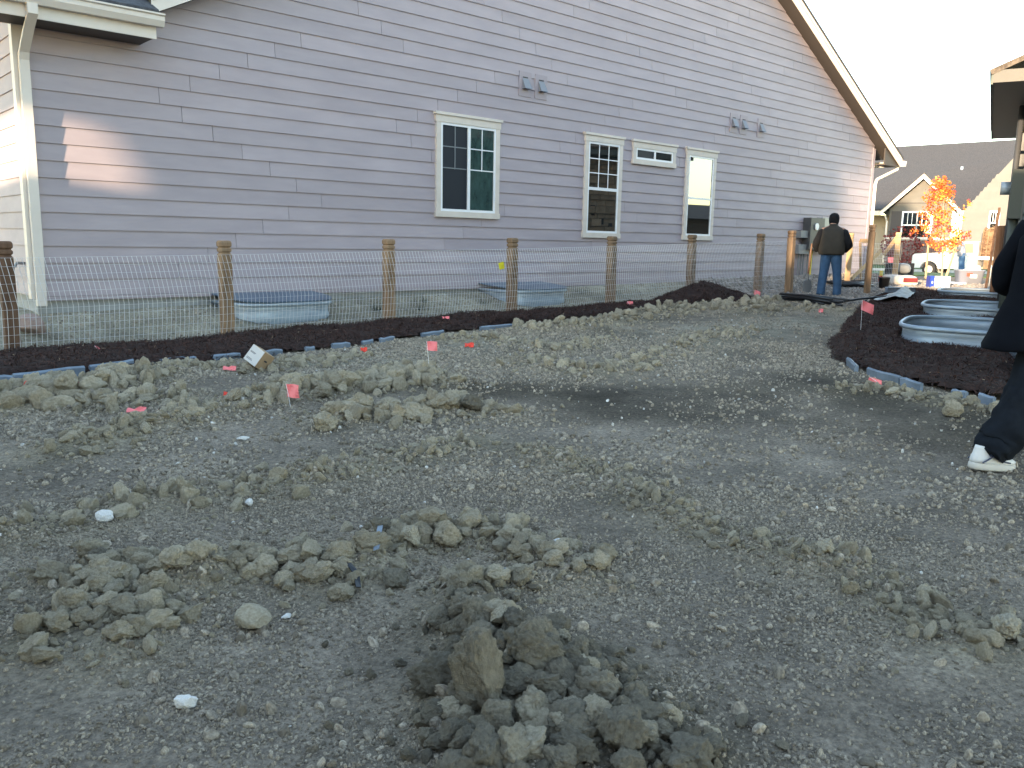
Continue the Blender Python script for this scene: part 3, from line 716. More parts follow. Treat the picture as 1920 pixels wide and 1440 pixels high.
# ------------------------------------------------------------------ RIGHT HOUSE (dark sage siding, seen along its wall)
rhz = thing('sage_house', 'dark sage sided house wall at the right edge behind the walking man', 'house', (0, 0, 0))
def rp_(s_, o_, z): q = rh(s_, o_); return (q[0], q[1], z)
def rbox(s0, s1, o0, o1, z0, z1, name, m, parent=None, local=None):
    v = [rp_(s0, o0, z0), rp_(s1, o0, z0), rp_(s1, o1, z0), rp_(s0, o1, z0), rp_(s0, o0, z1), rp_(s1, o0, z1), rp_(s1, o1, z1), rp_(s0, o1, z1)]
    return MB().add(v, [(3,2,1,0),(4,5,6,7),(0,1,5,4),(1,2,6,5),(2,3,7,6),(3,0,4,7)]).build(name, m, parent if parent is not None else rhz)
rbox(8.3, 14.5, -6, -.03, .0, 6.4, 'wall', 'sheathing'); rbox(14.5, 22.0, -7, -.031, .0, 3.95, 'wall', 'sheathing')
k = 0
while .55 + k * .178 < 6.2:
    zb = .55 + k * .178; zt = zb + .19
    segs = [(8.3, 11.4 + .4 * (k % 3)), (11.403 + .4 * (k % 3), 14.49)] + ([(14.51, 18.2 - .4 * (k % 3)), (18.203 - .4 * (k % 3), 21.98)] if zt < 3.95 else [])
    for a0, a1 in segs:
        pts = [rp_(a0, .0, zb), rp_(a1, .0, zb), rp_(a1, -.018, zt), rp_(a0, -.018, zt), rp_(a0, -.03, zb), rp_(a1, -.03, zb), rp_(a1, -.03, zt), rp_(a0, -.03, zt)]
        MB().add(pts, [(3,2,1,0),(4,5,6,7),(0,1,5,4),(1,2,6,5),(2,3,7,6),(3,0,4,7)]).build('siding_board', 'sage', rhz)
    k += 1
rbox(8.32, 21.95, -.4, -.02, -.3, .54, 'foundation', 'concrete')
rbox(15.0, 22.3, -.03, .60, 3.90, 3.93, 'soffit', 'sagebox'); rbox(14.98, 22.3, .60, .63, 3.88, 4.08, 'fascia', 'sage'); rbox(14.96, 15.0, -.03, .60, 3.90, 4.08, 'eave_end', 'darkened_grey')
v = [rp_(14.95, .66, 4.09), rp_(22.3, .66, 4.09), rp_(22.3, -7, 7.4), rp_(14.95, -7, 7.4)]
o = MB().add(v, [(0, 1, 2, 3)]).build('roof', 'shingle_brown', rhz); o.modifiers.new('t', 'SOLIDIFY').thickness = .08
v = [rp_(8.0, .40, 6.4), rp_(14.5, .40, 6.4), rp_(14.5, -6.4, 9.4), rp_(8.0, -6.4, 9.4)]
o = MB().add(v, [(0, 1, 2, 3)]).build('roof', 'shingle_brown', rhz); o.modifiers.new('t', 'SOLIDIFY').thickness = .08
rbox(21.9, 22.03, -.02, .02, .5, 3.9, 'corner_board', 'fascia')
for s0, s1 in ((15.55, 15.63), (13.2, 13.3)): rbox(s0, s1, .001, .022, 1.1 if s0 > 14 else 3.0, 3.2 if s0 > 14 else 6.0, 'window_trim', 'darkened_grey')
# meter cabinet, conduit, meter and downspout on that wall
rbox(16.5, 16.95, .002, .19, 1.95, 2.75, 'meter_cabinet', 'sagebox')
MB().tube([rp_(16.72, .10, 1.95), rp_(16.72, .10, .30)], .075, 12).build('conduit', 'sagebox', rhz, True)
MB().tube([rp_(17.1, .18, 2.48), rp_(17.1, .34, 2.48)], .11, 16).build('electric_meter', 'galv', rhz, True)
MB().tube([rp_(17.3, .15, 3.88), rp_(17.3, .15, .4)], .05, 8).build('service_pipe', 'darkbox', rhz, True)
for j in range(7): rbox(18 + .3 * j, 18.12 + .3 * j, .0, .10, 3.2 - .25 * j, 3.5 - .25 * j, 'wall_fitting', 'darkbox')
br_ = MB()
for a0, a1, c0, c1 in ((.03, .05, 3.75, 4.05), (.28, .30, 3.75, 4.05)): pass
bk = thing('wall_bracket', 'small pale metal bracket frame high on the sage house wall', 'bracket', rp_(11.3, 0.0, 3.75), RH_ANG)
m = MB(); m.box(-.25, .25, .0, .16, -.03, .02); m.build('shelf_plate', 'galv', bk)
for q in (-.22, .0, .22):
    MB().box(q - .012, q + .012, .13, .155, .02, .30).build('upright', 'galv', bk)
MB().box(-.25, .25, .13, .155, .30, .33).build('top_rail', 'galv', bk); MB().box(-.25, .25, .002, .03, .02, .34).build('back_plate', 'galv', bk)
# timber standing and leaning by that wall
P = gp(1862, 562); dpt = (P - CAM) @ fw
t = thing('timber_post', 'upright rough brown timber post beside the sage house wall', 'post', tuple(P), R(20))
hh = (atd(1874, 424, dpt)[2] - P[2]); MB().box(-.085, .085, -.085, .085, -.2, hh).build('timber', 'wood_dark', t, bevel=.006)
a = atd(1848, 543, dpt + 1.5); b2 = atd(1874, 392, dpt + 2.2)
t = thing('leaning_board', 'dark board leaning against the timber post by the sage house', 'board', tuple(a))
MB().beam((0, 0, 0), tuple(np.array(b2) - np.array(a)), .05, .13).build('board', 'wood_dark', t)
P = gp(1858, 540); t = thing('timber_stub', 'short grey timber stub beside the leaning board', 'post', tuple(P), R(20)); MB().box(-.06, .06, -.06, .06, -.1, .62).build('timber', 'metalgrey', t, bevel=.005)
P = gp(1869, 568); t = thing('marker_stake', 'small orange stake at the foot of the sage house wall', 'stake', tuple(P)); MB().beam((0, 0, -.05), (.02, 0, .26), .05, .012).build('stake', 'orange', t)
# stone-faced pier on that wall; it shows in the tall gridded window
pier = rbox(18.9, 20.3, -.02, .03, .3, 3.88, 'stone_pier', 'mortar')
zz = .32
while zz < 3.7:
    h_ = random.choice([.14, .18, .22]); ss_ = 18.9
    while ss_ < 20.25:
        w_ = min(random.uniform(.22, .5), 20.3 - ss_); d_ = random.uniform(.07, .17)
        if w_ > .08: rbox(ss_ + .008, ss_ + w_ - .008, .03, d_, zz + .008, zz + h_ - .008, 'stone', 'stoneblock', pier)
        ss_ += w_
    zz += h_

dk = thing('brown_house', 'low dark brown house beyond the right edge, mirrored in the right tall window', 'house', (37, -4, .4), R(10))
MB().box(-5, 5, -4, 4, -.4, 2.2).build('wall', 'bootbrown', dk); MB().prism([(-4.5, 2.202), (4.5, 2.202), (0, 3.1)], -5.4, 5.4, 'x').build('roof', 'shingle', dk)

# ------------------------------------------------------------------ STREET, FAR HOUSE
fr_ang = R(21); fv = Vector((math.cos(fr_ang), math.sin(fr_ang), 0)); frt = Vector((math.sin(fr_ang), -math.cos(fr_ang), 0))
def fpt(d, l, z): q = fv * d + frt * l; return (q.x, q.y, z)
def strip(name, d0, d1, l0, l1, z, m, thick=0.0):
    v = [fpt(d0, l0, z), fpt(d1, l0, z), fpt(d1, l1, z), fpt(d0, l1, z)]
    mb = MB().add(v, [(0, 3, 2, 1)])
    if thick:
        v2 = [(p[0], p[1], p[2] - thick) for p in v]; mb = MB().add(v + v2, [(0,3,2,1),(4,5,6,7),(0,1,5,4),(1,2,6,5),(2,3,7,6),(3,0,4,7)])
    return tag(mb.build(name, m), kind='structure')
strip('lawn', 35.6, 40.4, -9, 60, .455, 'grass', .05)
strip('pavement', 40.4, 42.0, -60, 60, .30, 'sidewalk', .3); strip('street', 42.0, 54, -70, 70, .16, 'asphalt', .3)
strip('kerb', 54, 54.3, -70, 70, .29, 'sidewalk', .3); strip('lawn', 54.3, 90, -80, 80, .33, 'grass', .4)
FD = 62.0
fhse = thing('taupe_house', 'far taupe house with a gabled front and brick base across the street', 'house', fpt(FD, 0, .3), fr_ang - math.pi / 2)
# local frame: x right, y away from the viewer, z up; lateral from pixels
def flat(px, y_px, extra=0.0):
    d = ray(px, y_px); q = Vector((CAM[0], CAM[1], 0)); dv = Vector((d[0], d[1], d[2])); t_ = (FD + extra) / (dv.x * fv.x + dv.y * fv.y)
    p = Vector(CAM) + dv * t_; return (p.x * frt.x + p.y * frt.y, p.z - .3)
gx0, gzb = flat(1668, 396); gx1, _ = flat(1786, 396); gxm = (gx0 + gx1) / 2; gap_z = flat(1722, 336)[1]; ez = flat(1668, 392)[1]
MB().box(gx0, gx1, .02, 6, 0, ez).build('front_wall', 'taupe', fhse)
kk = 0
while kk * .22 < gap_z - .3:
    z0_ = kk * .22
    wdt = (gx1 - gx0) / 2 if z0_ + .22 < ez else (gx1 - gx0) / 2 * max(0.02, (gap_z - z0_ - .2) / (gap_z - ez))
    if z0_ > 1.5: MB().prism([(gxm - wdt, z0_), (gxm + wdt, z0_), (gxm + wdt * .98, z0_ + .222), (gxm - wdt * .98, z0_ + .222)], -.0 - .02, .02).build('siding_board', 'taupe', fhse)
    kk += 1
MB().prism([(gx0, ez), (gx1, ez), (gxm, gap_z - .05)], .025, .2).build('gable_wall', 'taupe', fhse)
for sg in (-1, 1):
    xe = gxm + sg * ((gx1 - gx0) / 2 + .55); zee = ez - .45
    MB().prism([(gxm, gap_z), (xe, zee), (xe, zee + .28), (gxm, gap_z + .30)], -.55, -.48).build('rake_board', 'trim', fhse)
    MB().prism([(gxm, gap_z + .302), (xe, zee + .282), (xe, zee + .34), (gxm, gap_z + .38)], -.6, 9).build('gable_roof', 'shingle', fhse)
MB().box(gx0 + .3, gx1 - .3, -.05, -.022, ez + .35, ez + .42).build('gable_band', 'shutter', fhse)
# brick base as single bricks with recessed mortar
bz1 = flat(1700, 449)[1]
MB().box(gx0 - .03, gx1 + .03, -.06, .02, 0, bz1).build('brick_backing', 'mortar', fhse)
bm_ = MB().box(0, .27, 0, .05, 0, .09).mesh('brick'); nb_ = 0
zz = .02; row = 0
while zz + .09 < bz1:
    xx = gx0 - .03 + (-.14 if row % 2 else 0)
    while xx + .27 < gx1 + .03 and nb_ < 280:
        if xx >= gx0 - .04:
            o = mkobj('brick', bm_, 'brick', fhse); o.location = (xx, -.075, zz); nb_ += 1
        xx += .285
    zz += .105; row += 1
MB().box(gx0 - .1, gx1 + .1, -.16, -.061, bz1, bz1 + .14).build('brick_ledge', 'trim', fhse)
def fwin(x0p, x1p, y0p, y1p, shut=True, dy=-.06):
    x0_, z1_ = flat(x0p, y0p); x1_, z0_ = flat(x1p, y1p)
    w = MB().box(x0_ - .1, x1_ + .1, dy + .0, .0 + .01, z0_ - .1, z1_ + .1).build('window', 'vinyl', fhse)
    zm_ = (z0_ + z1_) / 2
    MB().box(x0_, x1_, dy - .01, dy - .002, z0_, zm_ - .04).build('pane', 'glass', w); MB().box(x0_, x1_, dy - .01, dy - .002, zm_ + .04, z1_).build('pane', 'glass', w)
    for q in (1, 2): MB().box(x0_ + (x1_ - x0_) * q / 3 - .015, x0_ + (x1_ - x0_) * q / 3 + .015, dy - .015, dy - .0105, zm_ + .04, z1_).build('muntin', 'vinyl', w)
    return x0_, x1_, z0_, z1_
a0, a1, z0_, z1_ = fwin(1695, 1715, 399, 445); fwin(1722, 1742, 399, 445)
MB().box(a0 - .75, a0 - .15, -.05, .0, z0_ - .1, z1_ + .1).build('shutter', 'shutter', fhse)
# recessed porch at left
lx0 = flat(1630, 400)[0]
MB().box(lx0 - 8, gx0 - .01, 2.5, 8, 0, ez - .3).build('porch_wall', 'stucco', fhse)
MB().box(lx0 - 8, gx0 - .65, .4, .9, ez - .35, ez - .1).build('porch_gutter', 'trim', fhse)
MB().tube([(gx0 - .25, -.4, ez - .4), (gx0 - .1, -.1, ez - .8), (gx0 - .1, -.1, .2)], .06, 6).build('downspout', 'trim', fhse)
# main roof: ridge rises to the right
rl, rlz = flat(1560, 300, 9); rr_, rrz = flat(1990, 248, 9); lb, lbz = flat(1560, 398, 1.0); rb_, rbz = flat(1990, 398, 1.0)
o = MB().add([(lx0 - 9, .6, ez - .1), (gx1 + 12, .6, ez - .1), (gx1 + 12, 9, flat(1930, 258, 9)[1]), (lx0 - 9, 9, flat(1660, 286, 9)[1])], [(0, 1, 2, 3)]).build('main_roof', 'shingle', fhse)
o.modifiers.new('t', 'SOLIDIFY').thickness = .15
# pale side gable at right
px0 = flat(1806, 400)[0]; px1 = flat(1960, 400)[0]; pk = flat(1905, 292)
MB().prism([(px0, 0), (px1 + 4, 0), (px1 + 4, pk[1] + 2.0), (pk[0], pk[1]), (px0, ez - .2)], -1.0, .6).build('side_gable_wall', 'darkened_grey', fhse)
for kk in range(22):
    z0_ = .1 + kk * .26; fx_ = px0 if z0_ < ez - .2 else px0 + (pk[0] - px0) * (z0_ - ez + .2) / (pk[1] - ez + .2)
    MB().prism([(fx_, z0_), (px1 + 4, z0_), (px1 + 4, z0_ + .262), (fx_ + .1, z0_ + .262)], -1.022 , -1.0).build('siding_board', 'darkened_grey', fhse) if z0_ < pk[1] - .3 else None
MB().box(gx1 + .3, px0 + 1.0, -.5, .2, ez - .35, ez - .12).build('eave_gutter', 'trim', fhse)
fwin(1857, 1866, 400, 438, dy=-1.1)
for x_, y_ in ((1803, 322), (1824, 328)):
    q = flat(x_, y_, 5); MB().tube([(q[0], 5, q[1] - .5), (q[0], 5, q[1] + .35)], .09, 8).build('roof_vent_pipe', 'galv', fhse)
# shrub in front of the brick
def shrub(name, label, loc, rx, rzz, n, m, cat='shrub'):
    t = thing(name, label, cat, loc); mb = MB()
    for i in range(n):
        v = Vector((random.gauss(0, 1), random.gauss(0, 1), random.gauss(0, 1))).normalized() * random.uniform(.5, 1) ** .5
        p = Vector((v.x * rx, v.y * rx, (v.z * .5 + .5) * rzz)); a = Vector((random.uniform(-1, 1), random.uniform(-1, 1), random.uniform(-1, 1))).normalized() * .09; b_ = a.cross(Vector((random.random(), random.random(), random.random()))).normalized() * .06
        mb.add([p - a, p + b_, p + a, p - b_], [(0, 1, 2, 3)])
    mb.build('foliage', m, t); MB().tube([(0, 0, -.1), (0, 0, rzz * .6)], .03, 6).build('stem', 'bark', t)
shrub('shrub', 'dark leafy shrub in front of the far brick base', fpt(FD - .9, flat(1690, 480)[0], .33), 1.3, 2.6, 500, 'maroon')
P = gp(1675, 495)
t = thing('bucket', 'pink red bucket on the far lawn before the brick house', 'bucket', fpt(55.5, flat(1675, 480)[0] * 55.5 / FD, .33)); MB().loft([sqring(.22, .22, 0, 16, 1), sqring(.3, .3, .6, 16, 1)]).build('bucket_body', 'flag', t)

# ------------------------------------------------------------------ white flatbed truck with a load of brush
TD = 45.6
tl = ray(1740, 512); t_ = TD / (tl[0] * fv.x + tl[1] * fv.y); wp = CAM + tl * t_
trk = thing('flatbed_truck', 'white old flatbed pickup truck parked on the sunlit street', 'truck', (wp[0], wp[1], .16), fr_ang - math.pi / 2 - R(20))
trk.scale = (.88, .88, .88)
# local: +x towards the rear (image right), -y towards viewer; front wheel at origin
W = 1.9
prof = [(-.92, .42), (-.95, .62), (-.93, 1.12), (-.80, 1.20), (.62, 1.28), (1.28, 1.88), (2.35, 1.92), (2.42, 1.85), (2.42, .45), (.50, .42)]
n_ = 9; arch = [(.47 * math.cos(a_), .36 + .47 * math.sin(a_)) for a_ in np.linspace(.12, math.pi - .12, n_)]
side = [(-.92, .42), (-.95, .62), (-.93, 1.12), (-.80, 1.20), (.62, 1.28), (1.28, 1.88), (2.35, 1.92), (2.42, 1.85), (2.42, .45)] + arch
MB().prism(side, 0.0, W).build('body', 'truckwhite', trk, bevel=.025)
MB().prism([(.78, 1.30), (1.33, 1.80), (1.45, 1.80), (1.45, 1.30)], -.014, -.002).build('side_window', 'glass', trk)
MB().prism([(1.52, 1.30), (1.52, 1.80), (2.15, 1.80), (2.2, 1.30)], -.014, -.002).build('side_window', 'glass', trk)
MB().add([(.66, .12, 1.33), (.66, W - .12, 1.33), (1.22, W - .2, 1.85), (1.22, .2, 1.85)], [(0, 1, 2, 3)]).build('windscreen', 'glass', trk)
MB().box(-1.10, -.95, -.02, W + .02, .48, .66).build('bumper', 'truckwhite', trk, bevel=.02)
MB().box(-.965, -.94, .1, W - .1, .72, 1.06).build('grille', 'darkbox', trk)
for yy in (.22, W - .22): MB().tube([(-.975, yy, .9), (-.95, yy, .9)], .1, 12).build('headlight', 'vinyl', trk)
MB().box(.66, .68, -.12, -.02, 1.28, 1.44).build('mirror', 'darkbox', trk); MB().box(1.95, 2.12, -.02, -.004, 1.12, 1.16).build('door_handle', 'darkbox', trk)
MB().box(.72, .725, -.006, -.002, .5, 1.28).build('door_gap', 'darkbox', trk); MB().box(2.28, 2.285, -.006, -.002, .5, 1.28).build('door_gap', 'darkbox', trk)
for wx in (0, 3.9):
    for yy in (.02, W - .24):
        w = MB().tube([(wx, yy, .36), (wx, yy + .22, .36)], .36, 24).build('wheel', 'tyre', trk, bevel=.02)
        MB().tube([(wx, yy - .008, .36), (wx, yy + .02, .36)], .21, 20).build('rim', 'rim', w); MB().tube([(wx, yy - .03, .36), (wx, yy, .36)], .07, 12).build('hub', 'rim', w)
MB().box(2.5, 6.2, -.12, W + .12, .95, 1.13).build('flatbed', 'truckwhite', trk, bevel=.01); MB().box(2.5, 6.0, .5, 1.4, .6, .94).build('chassis', 'darkbox', trk)
MB().box(2.75, 3.2, .02, .4, .48, .92).build('tool_box', 'brush', trk); MB().tube([(2.47, .3, 1.2), (2.47, .3, 2.35)], .05, 8).build('exhaust_stack', 'darkbox', trk)
ld = thing('brush_load', 'load of brown woven brush and sticks stacked on the flatbed truck', 'brush', (wp[0], wp[1], .16), fr_ang - math.pi / 2 - R(20)); ld.scale = (.88, .88, .88)
m = MB(); m.box(2.6, 6.0, .1, W - .1, 1.14, 2.5); m.build('brush_core', 'wood_dark', ld)
m = MB()
for i in range(700):
    x_ = random.uniform(2.6, 5.9); z_ = random.uniform(1.18, 2.56); l_ = random.uniform(.25, .7); dz = random.uniform(-.12, .12); yy = -.02 + random.uniform(-.06, .09)
    m.beam((x_, yy, z_), (x_ + l_, yy + random.uniform(-.04, .04), z_ + dz), .03, random.uniform(.025, .06))
for i in range(14): m.beam((2.6 + i * .26, -.10, 1.14), (2.63 + i * .26, -.08, 2.56 + random.uniform(-.05, .12)), .04, .06)
for i in range(180):
    x_ = random.uniform(2.6, 5.9); m.beam((x_, random.uniform(0, W), 2.5), (x_ + random.uniform(-.3, .3), random.uniform(0, W), 2.52 + random.uniform(0, .25)), .02, .03)
tag(m.build('sticks', 'brush', ld), kind='stuff')

# ------------------------------------------------------------------ young maple in autumn colour with stakes
P = gp(1766, 524); tdp = (P - CAM) @ fw
mp_ = thing('maple_tree', 'young maple with orange and red autumn leaves in the sun', 'tree', tuple(P))
sc_ = tdp / F_PX
def tl_(px, py): q = atd(px, py, tdp); return Vector(q) - Vector(P)
MB().tube([(0, 0, -.1), tl_(1767, 490), tl_(1768, 440), tl_(1769, 390), tl_(1770, 335)], [.035, .03, .024, .016, .006], 8).build('trunk', 'bark', mp_, True)
lim = MB()
for a_, b_ in (((1768, 460), (1790, 395)), ((1768, 455), (1745, 400)), ((1769, 430), (1785, 370)), ((1769, 420), (1750, 370)), ((1768, 470), (1792, 430)), ((1769, 400), (1778, 340)), ((1768, 445), (1742, 415))):
    lim.tube([tl_(*a_), (tl_(*a_) + tl_(*b_)) / 2 + Vector((random.uniform(-.1, .1), random.uniform(-.2, .2), 0)), tl_(*b_) + Vector((0, random.uniform(-.25, .25), 0))], [.014, .009, .004], 5)
lim.build('limbs', 'bark', mp_)
cr = [MB(), MB(), MB()]
clumps = []
for i in range(105):
    v_ = random.random(); py = 338 + 130 * v_; cxp = 1762 + 4 * math.sin(v_ * 3)
    hwid = (6 + 26 * min(1, v_ / .42)) * (1 if v_ < .8 else (1.0 - (v_ - .8) * 2.6)); cc = tl_(cxp + random.uniform(-1, 1) * hwid, py)
    clumps.append((cc + Vector((random.uniform(-.5, .5) * hwid * sc_, random.uniform(-.8, .8) * hwid * sc_, 0)), random.choice([0, 0, 0, 1, 2, 2])))
for cc, ci in clumps:
    for j in range(26):
        p = cc + Vector((random.gauss(0, .075), random.gauss(0, .075), random.gauss(0, .075)))
        n_v = Vector((random.uniform(-1, 1), random.uniform(-1, 1), random.uniform(-.6, 1))).normalized(); a_ = n_v.orthogonal().normalized() * random.uniform(.03, .05); b_ = n_v.cross(a_).normalized() * random.uniform(.022, .04)
        cr[ci if random.random() < .7 else random.randrange(3)].add([p - a_, p - a_ * .2 + b_, p + a_, p - a_ * .2 - b_], [(0, 1, 2, 3)])
for q, mm in zip(cr, ('leaf_orange', 'leaf_red', 'leaf_yellow')): q.build('crown', mm, mp_)
for i, (a_, b_) in enumerate((((1736, 520), (1741, 455)), ((1771, 524), (1790, 470)))):
    p0 = np.array(atd(*a_, tdp)); g0 = float(ground0(p0[0], p0[1])); t = thing('tree_stake', ('pale wooden stake upright left of the young maple', 'pale wooden stake leaning right of the young maple')[i], 'stake', (p0[0], p0[1], g0))
    q = np.array(atd(*b_, tdp)) - np.array([p0[0], p0[1], g0]); MB().beam((0, 0, -.1), tuple(q), .05, .05).build('stake', 'lumber', t)
    if i == 0: MB().beam(tuple(q * .97), tuple(q * 1.22), .06, .06).build('strap_head', 'blackplastic', t)

# ------------------------------------------------------------------ PEOPLE
def skin_mesh(name, joints, edges, root, sub=2):
    """joints: name -> (pos, rx, ry); one continuous surface grown over connected edges"""
    names = list(joints); me = bpy.data.meshes.new(name)
    me.from_pydata([joints[n][0] for n in names], [(names.index(a), names.index(b_)) for a, b_ in edges], [])
    o = bpy.data.objects.new(name + '_tmp', me); COL.objects.link(o)
    md = o.modifiers.new('skin', 'SKIN'); md.use_smooth_shade = True
    sv = me.skin_vertices[0].data
    for i, n in enumerate(names): sv[i].radius = (joints[n][1], joints[n][2] if len(joints[n]) > 2 else joints[n][1]); sv[i].use_root = (n == root)
    ss = o.modifiers.new('sub', 'SUBSURF'); ss.levels = sub; ss.render_levels = sub
    dg = bpy.context.evaluated_depsgraph_get(); out = bpy.data.meshes.new_from_object(o.evaluated_get(dg)); out.name = name
    bpy.data.objects.remove(o); return out
def hand_joints(J, E_, pre, wrist, d, side, s_=1.0, curl=.6):
    """palm and five fingers from a wrist pointing along d; side = thumb direction"""
    d = Vector(d).normalized(); side = Vector(side).normalized(); nrm = d.cross(side).normalized()
    palm = Vector(wrist) + d * .075 * s_; J[pre + 'palm'] = (tuple(palm), .030 * s_, .018 * s_); E_.append((pre + 'wrist', pre + 'palm'))
    for i, (off, ln) in enumerate(((-.028, .060), (-.009, .075), (.010, .080), (.029, .072))):
        k1 = palm + d * .022 * s_ + side * off * s_; k2 = k1 + (d + nrm * curl * .5).normalized() * ln * .5 * s_; k3 = k2 + (d + nrm * curl * 1.6).normalized() * ln * .5 * s_
        for q, kk in enumerate((k1, k2, k3)): J[f'{pre}f{i}{q}'] = (tuple(kk), (.0095 - .001 * q) * s_, (.0095 - .001 * q) * s_)
        E_.extend([(pre + 'palm', f'{pre}f{i}0'), (f'{pre}f{i}0', f'{pre}f{i}1'), (f'{pre}f{i}1', f'{pre}f{i}2')])
    t1 = Vector(wrist) + d * .045 * s_ + side * .038 * s_; t2 = t1 + (d * .6 + side * .6 + nrm * .3).normalized() * .045 * s_
    J[pre + 't1'] = (tuple(t1), .011 * s_, .011 * s_); J[pre + 't2'] = (tuple(t2), .009 * s_, .009 * s_); E_.extend([(pre + 'palm', pre + 't1'), (pre + 't1', pre + 't2')])
def person_body(name, J, E_, parent, m='skin', sub=2): return mkobj(name, skin_mesh(name, J, E_, 'pelvis', sub), m, parent, True)
def limb(mb, path, n=20, nz=0.0, ax=None):
    """lofted sleeve or trouser leg along a path of (pos, rx, ry)"""
    rg = []
    for i, (p, rx, ry) in enumerate(path):
        p = Vector(p); a = Vector(path[max(0, i - 1)][0]); b_ = Vector(path[min(len(path) - 1, i + 1)][0]); t_ = (b_ - a).normalized()
        x_ = (ax or Vector((1, 0, 0))); x_ = (x_ - t_ * x_.dot(t_)).normalized(); y_ = t_.cross(x_)
        rg.append(elring(p, rx, ry, x_, y_, n, nz))
    mb.loft(rg)
def densify(path, k):
    out = []
    for i in range(len(path) - 1):
        (p, a, b_), (q, c_, d_) = path[i], path[i + 1]; p = Vector(p); q = Vector(q)
        for j in range(k):
            u = j / k; out.append((p.lerp(q, u), a + (c_ - a) * u, b_ + (d_ - b_) * u))
    out.append((Vector(path[-1][0]), path[-1][1], path[-1][2])); return out
def crumple(o, s_, amp):
    from mathutils import noise
    for v in o.data.vertices:
        n_ = noise.noise_vector(v.co * s_); v.co += n_ * amp
    return o

# --- man in the olive vest, seen from behind (local +y = away from the viewer)
P = gp(1552, 557)
man = thing('person', 'person in olive vest, blue jeans and black knit cap standing with back turned', 'person', tuple(P), HEAD - R(21) - math.pi / 2)
J = {'pelvis': ((0, 0, .95), .15, .11), 'spine': ((0, .0, 1.15), .16, .11), 'chest': ((0, .0, 1.36), .17, .12), 'neck': ((0, .03, 1.50), .06, .06), 'jaw': ((0, .07, 1.585), .065, .075), 'skull': ((0, .07, 1.69), .078, .092), 'nose': ((0, .17, 1.63), .014, .014),
     'hipL': ((-.10, 0, .90), .095, .095), 'kneeL': ((-.135, .01, .50), .065, .065), 'ankL': ((-.15, -.02, .10), .045, .045), 'toeL': ((-.17, .16, .04), .04, .03),
     'hipR': ((.10, 0, .90), .095, .095), 'kneeR': ((.15, .03, .50), .065, .065), 'ankR': ((.175, .06, .10), .045, .045), 'toeR': ((.20, .24, .04), .04, .03),
     'shL': ((-.20, .0, 1.42), .065, .065), 'elL': ((-.31, -.04, 1.14), .05, .05), 'Lwrist': ((-.27, .16, .98), .032, .032),
     'shR': ((.20, .0, 1.42), .065, .065), 'elR': ((.32, -.03, 1.14), .05, .05), 'Rwrist': ((.24, .18, .98), .032, .032)}
E_ = [('pelvis', 'spine'), ('spine', 'chest'), ('chest', 'neck'), ('neck', 'jaw'), ('jaw', 'skull'), ('jaw', 'nose'), ('pelvis', 'hipL'), ('hipL', 'kneeL'), ('kneeL', 'ankL'), ('ankL', 'toeL'), ('pelvis', 'hipR'), ('hipR', 'kneeR'), ('kneeR', 'ankR'), ('ankR', 'toeR'),
      ('chest', 'shL'), ('shL', 'elL'), ('elL', 'Lwrist'), ('chest', 'shR'), ('shR', 'elR'), ('elR', 'Rwrist')]
hand_joints(J, E_, 'L', J['Lwrist'][0], (.25, .8, .1), (0, -.2, 1)); hand_joints(J, E_, 'R', J['Rwrist'][0], (-.3, .8, .1), (0, -.2, 1))
person_body('body', J, E_, man)
m = MB()
limb(m, densify([((-.085, 0, .98), .125, .155), ((-.10, 0, .84), .115, .14), ((-.125, .01, .52), .092, .10), ((-.145, -.005, .25), .086, .092), ((-.15, -.01, .045), .088, .095)], 4), 20, .035)
limb(m, densify([((.085, 0, .98), .125, .155), ((.105, 0, .84), .115, .14), ((.145, .02, .52), .092, .10), ((.17, .05, .25), .086, .092), ((.175, .055, .05), .088, .095)], 4), 20, .035)
m.loft([elring((0, 0, z_), rx, ry, n=20) for z_, rx, ry in ((.84, .10, .11), (.90, .20, .145), (1.0, .215, .155), (1.04, .21, .15))]); o = m.build('jeans', 'jean', man, True)
m = MB()
limb(m, densify([((-.13, 0, 1.42), .05, .05), ((-.225, -.005, 1.37), .085, .09), ((-.31, -.03, 1.16), .082, .09), ((-.325, .0, 1.10), .078, .085), ((-.29, .13, 1.00), .06, .062)], 3), 16, .03)
limb(m, densify([((.13, 0, 1.42), .05, .05), ((.225, -.005, 1.37), .085, .09), ((.32, -.03, 1.16), .082, .09), ((.335, .0, 1.10), .078, .085), ((.27, .15, 1.00), .06, .062)], 3), 16, .03); m.build('sleeves', 'blackknit', man, True)
m = MB(); m.loft([elring((0, cy, z_), rx, ry, n=28, pw=.85, noise=.012) for z_, rx, ry, cy in ((.90, .245, .185, -.005), (.93, .265, .20, -.01), (1.02, .27, .205, -.01), (1.16, .262, .195, -.005), (1.30, .25, .175, 0), (1.40, .235, .155, 0), (1.455, .195, .125, .01), (1.50, .115, .09, .02), (1.53, .085, .08, .03), (1.55, .08, .078, .035))]); o = m.build('vest', 'vest', man, True)
m = MB(); m.loft([elring((0, .075, z_), rx, ry, n=20) for z_, rx, ry in ((1.50, .078, .075), (1.545, .088, .088), (1.60, .104, .112), (1.68, .106, .118), (1.73, .095, .105), (1.77, .062, .070), (1.785, .02, .022))]); m.build('knit_cap', 'blackknit', man, True)
for sx, (bx, by) in ((-1, (-.16, .04)), (1, (.19, .11))):
    MB().loft([elring((bx, by, z_), rx, ry, n=14) for z_, rx, ry in ((-.01, .055, .15), (.05, .06, .155), (.09, .05, .11), (.13, .045, .06))]).build('boot', 'bootbrown', man, True)

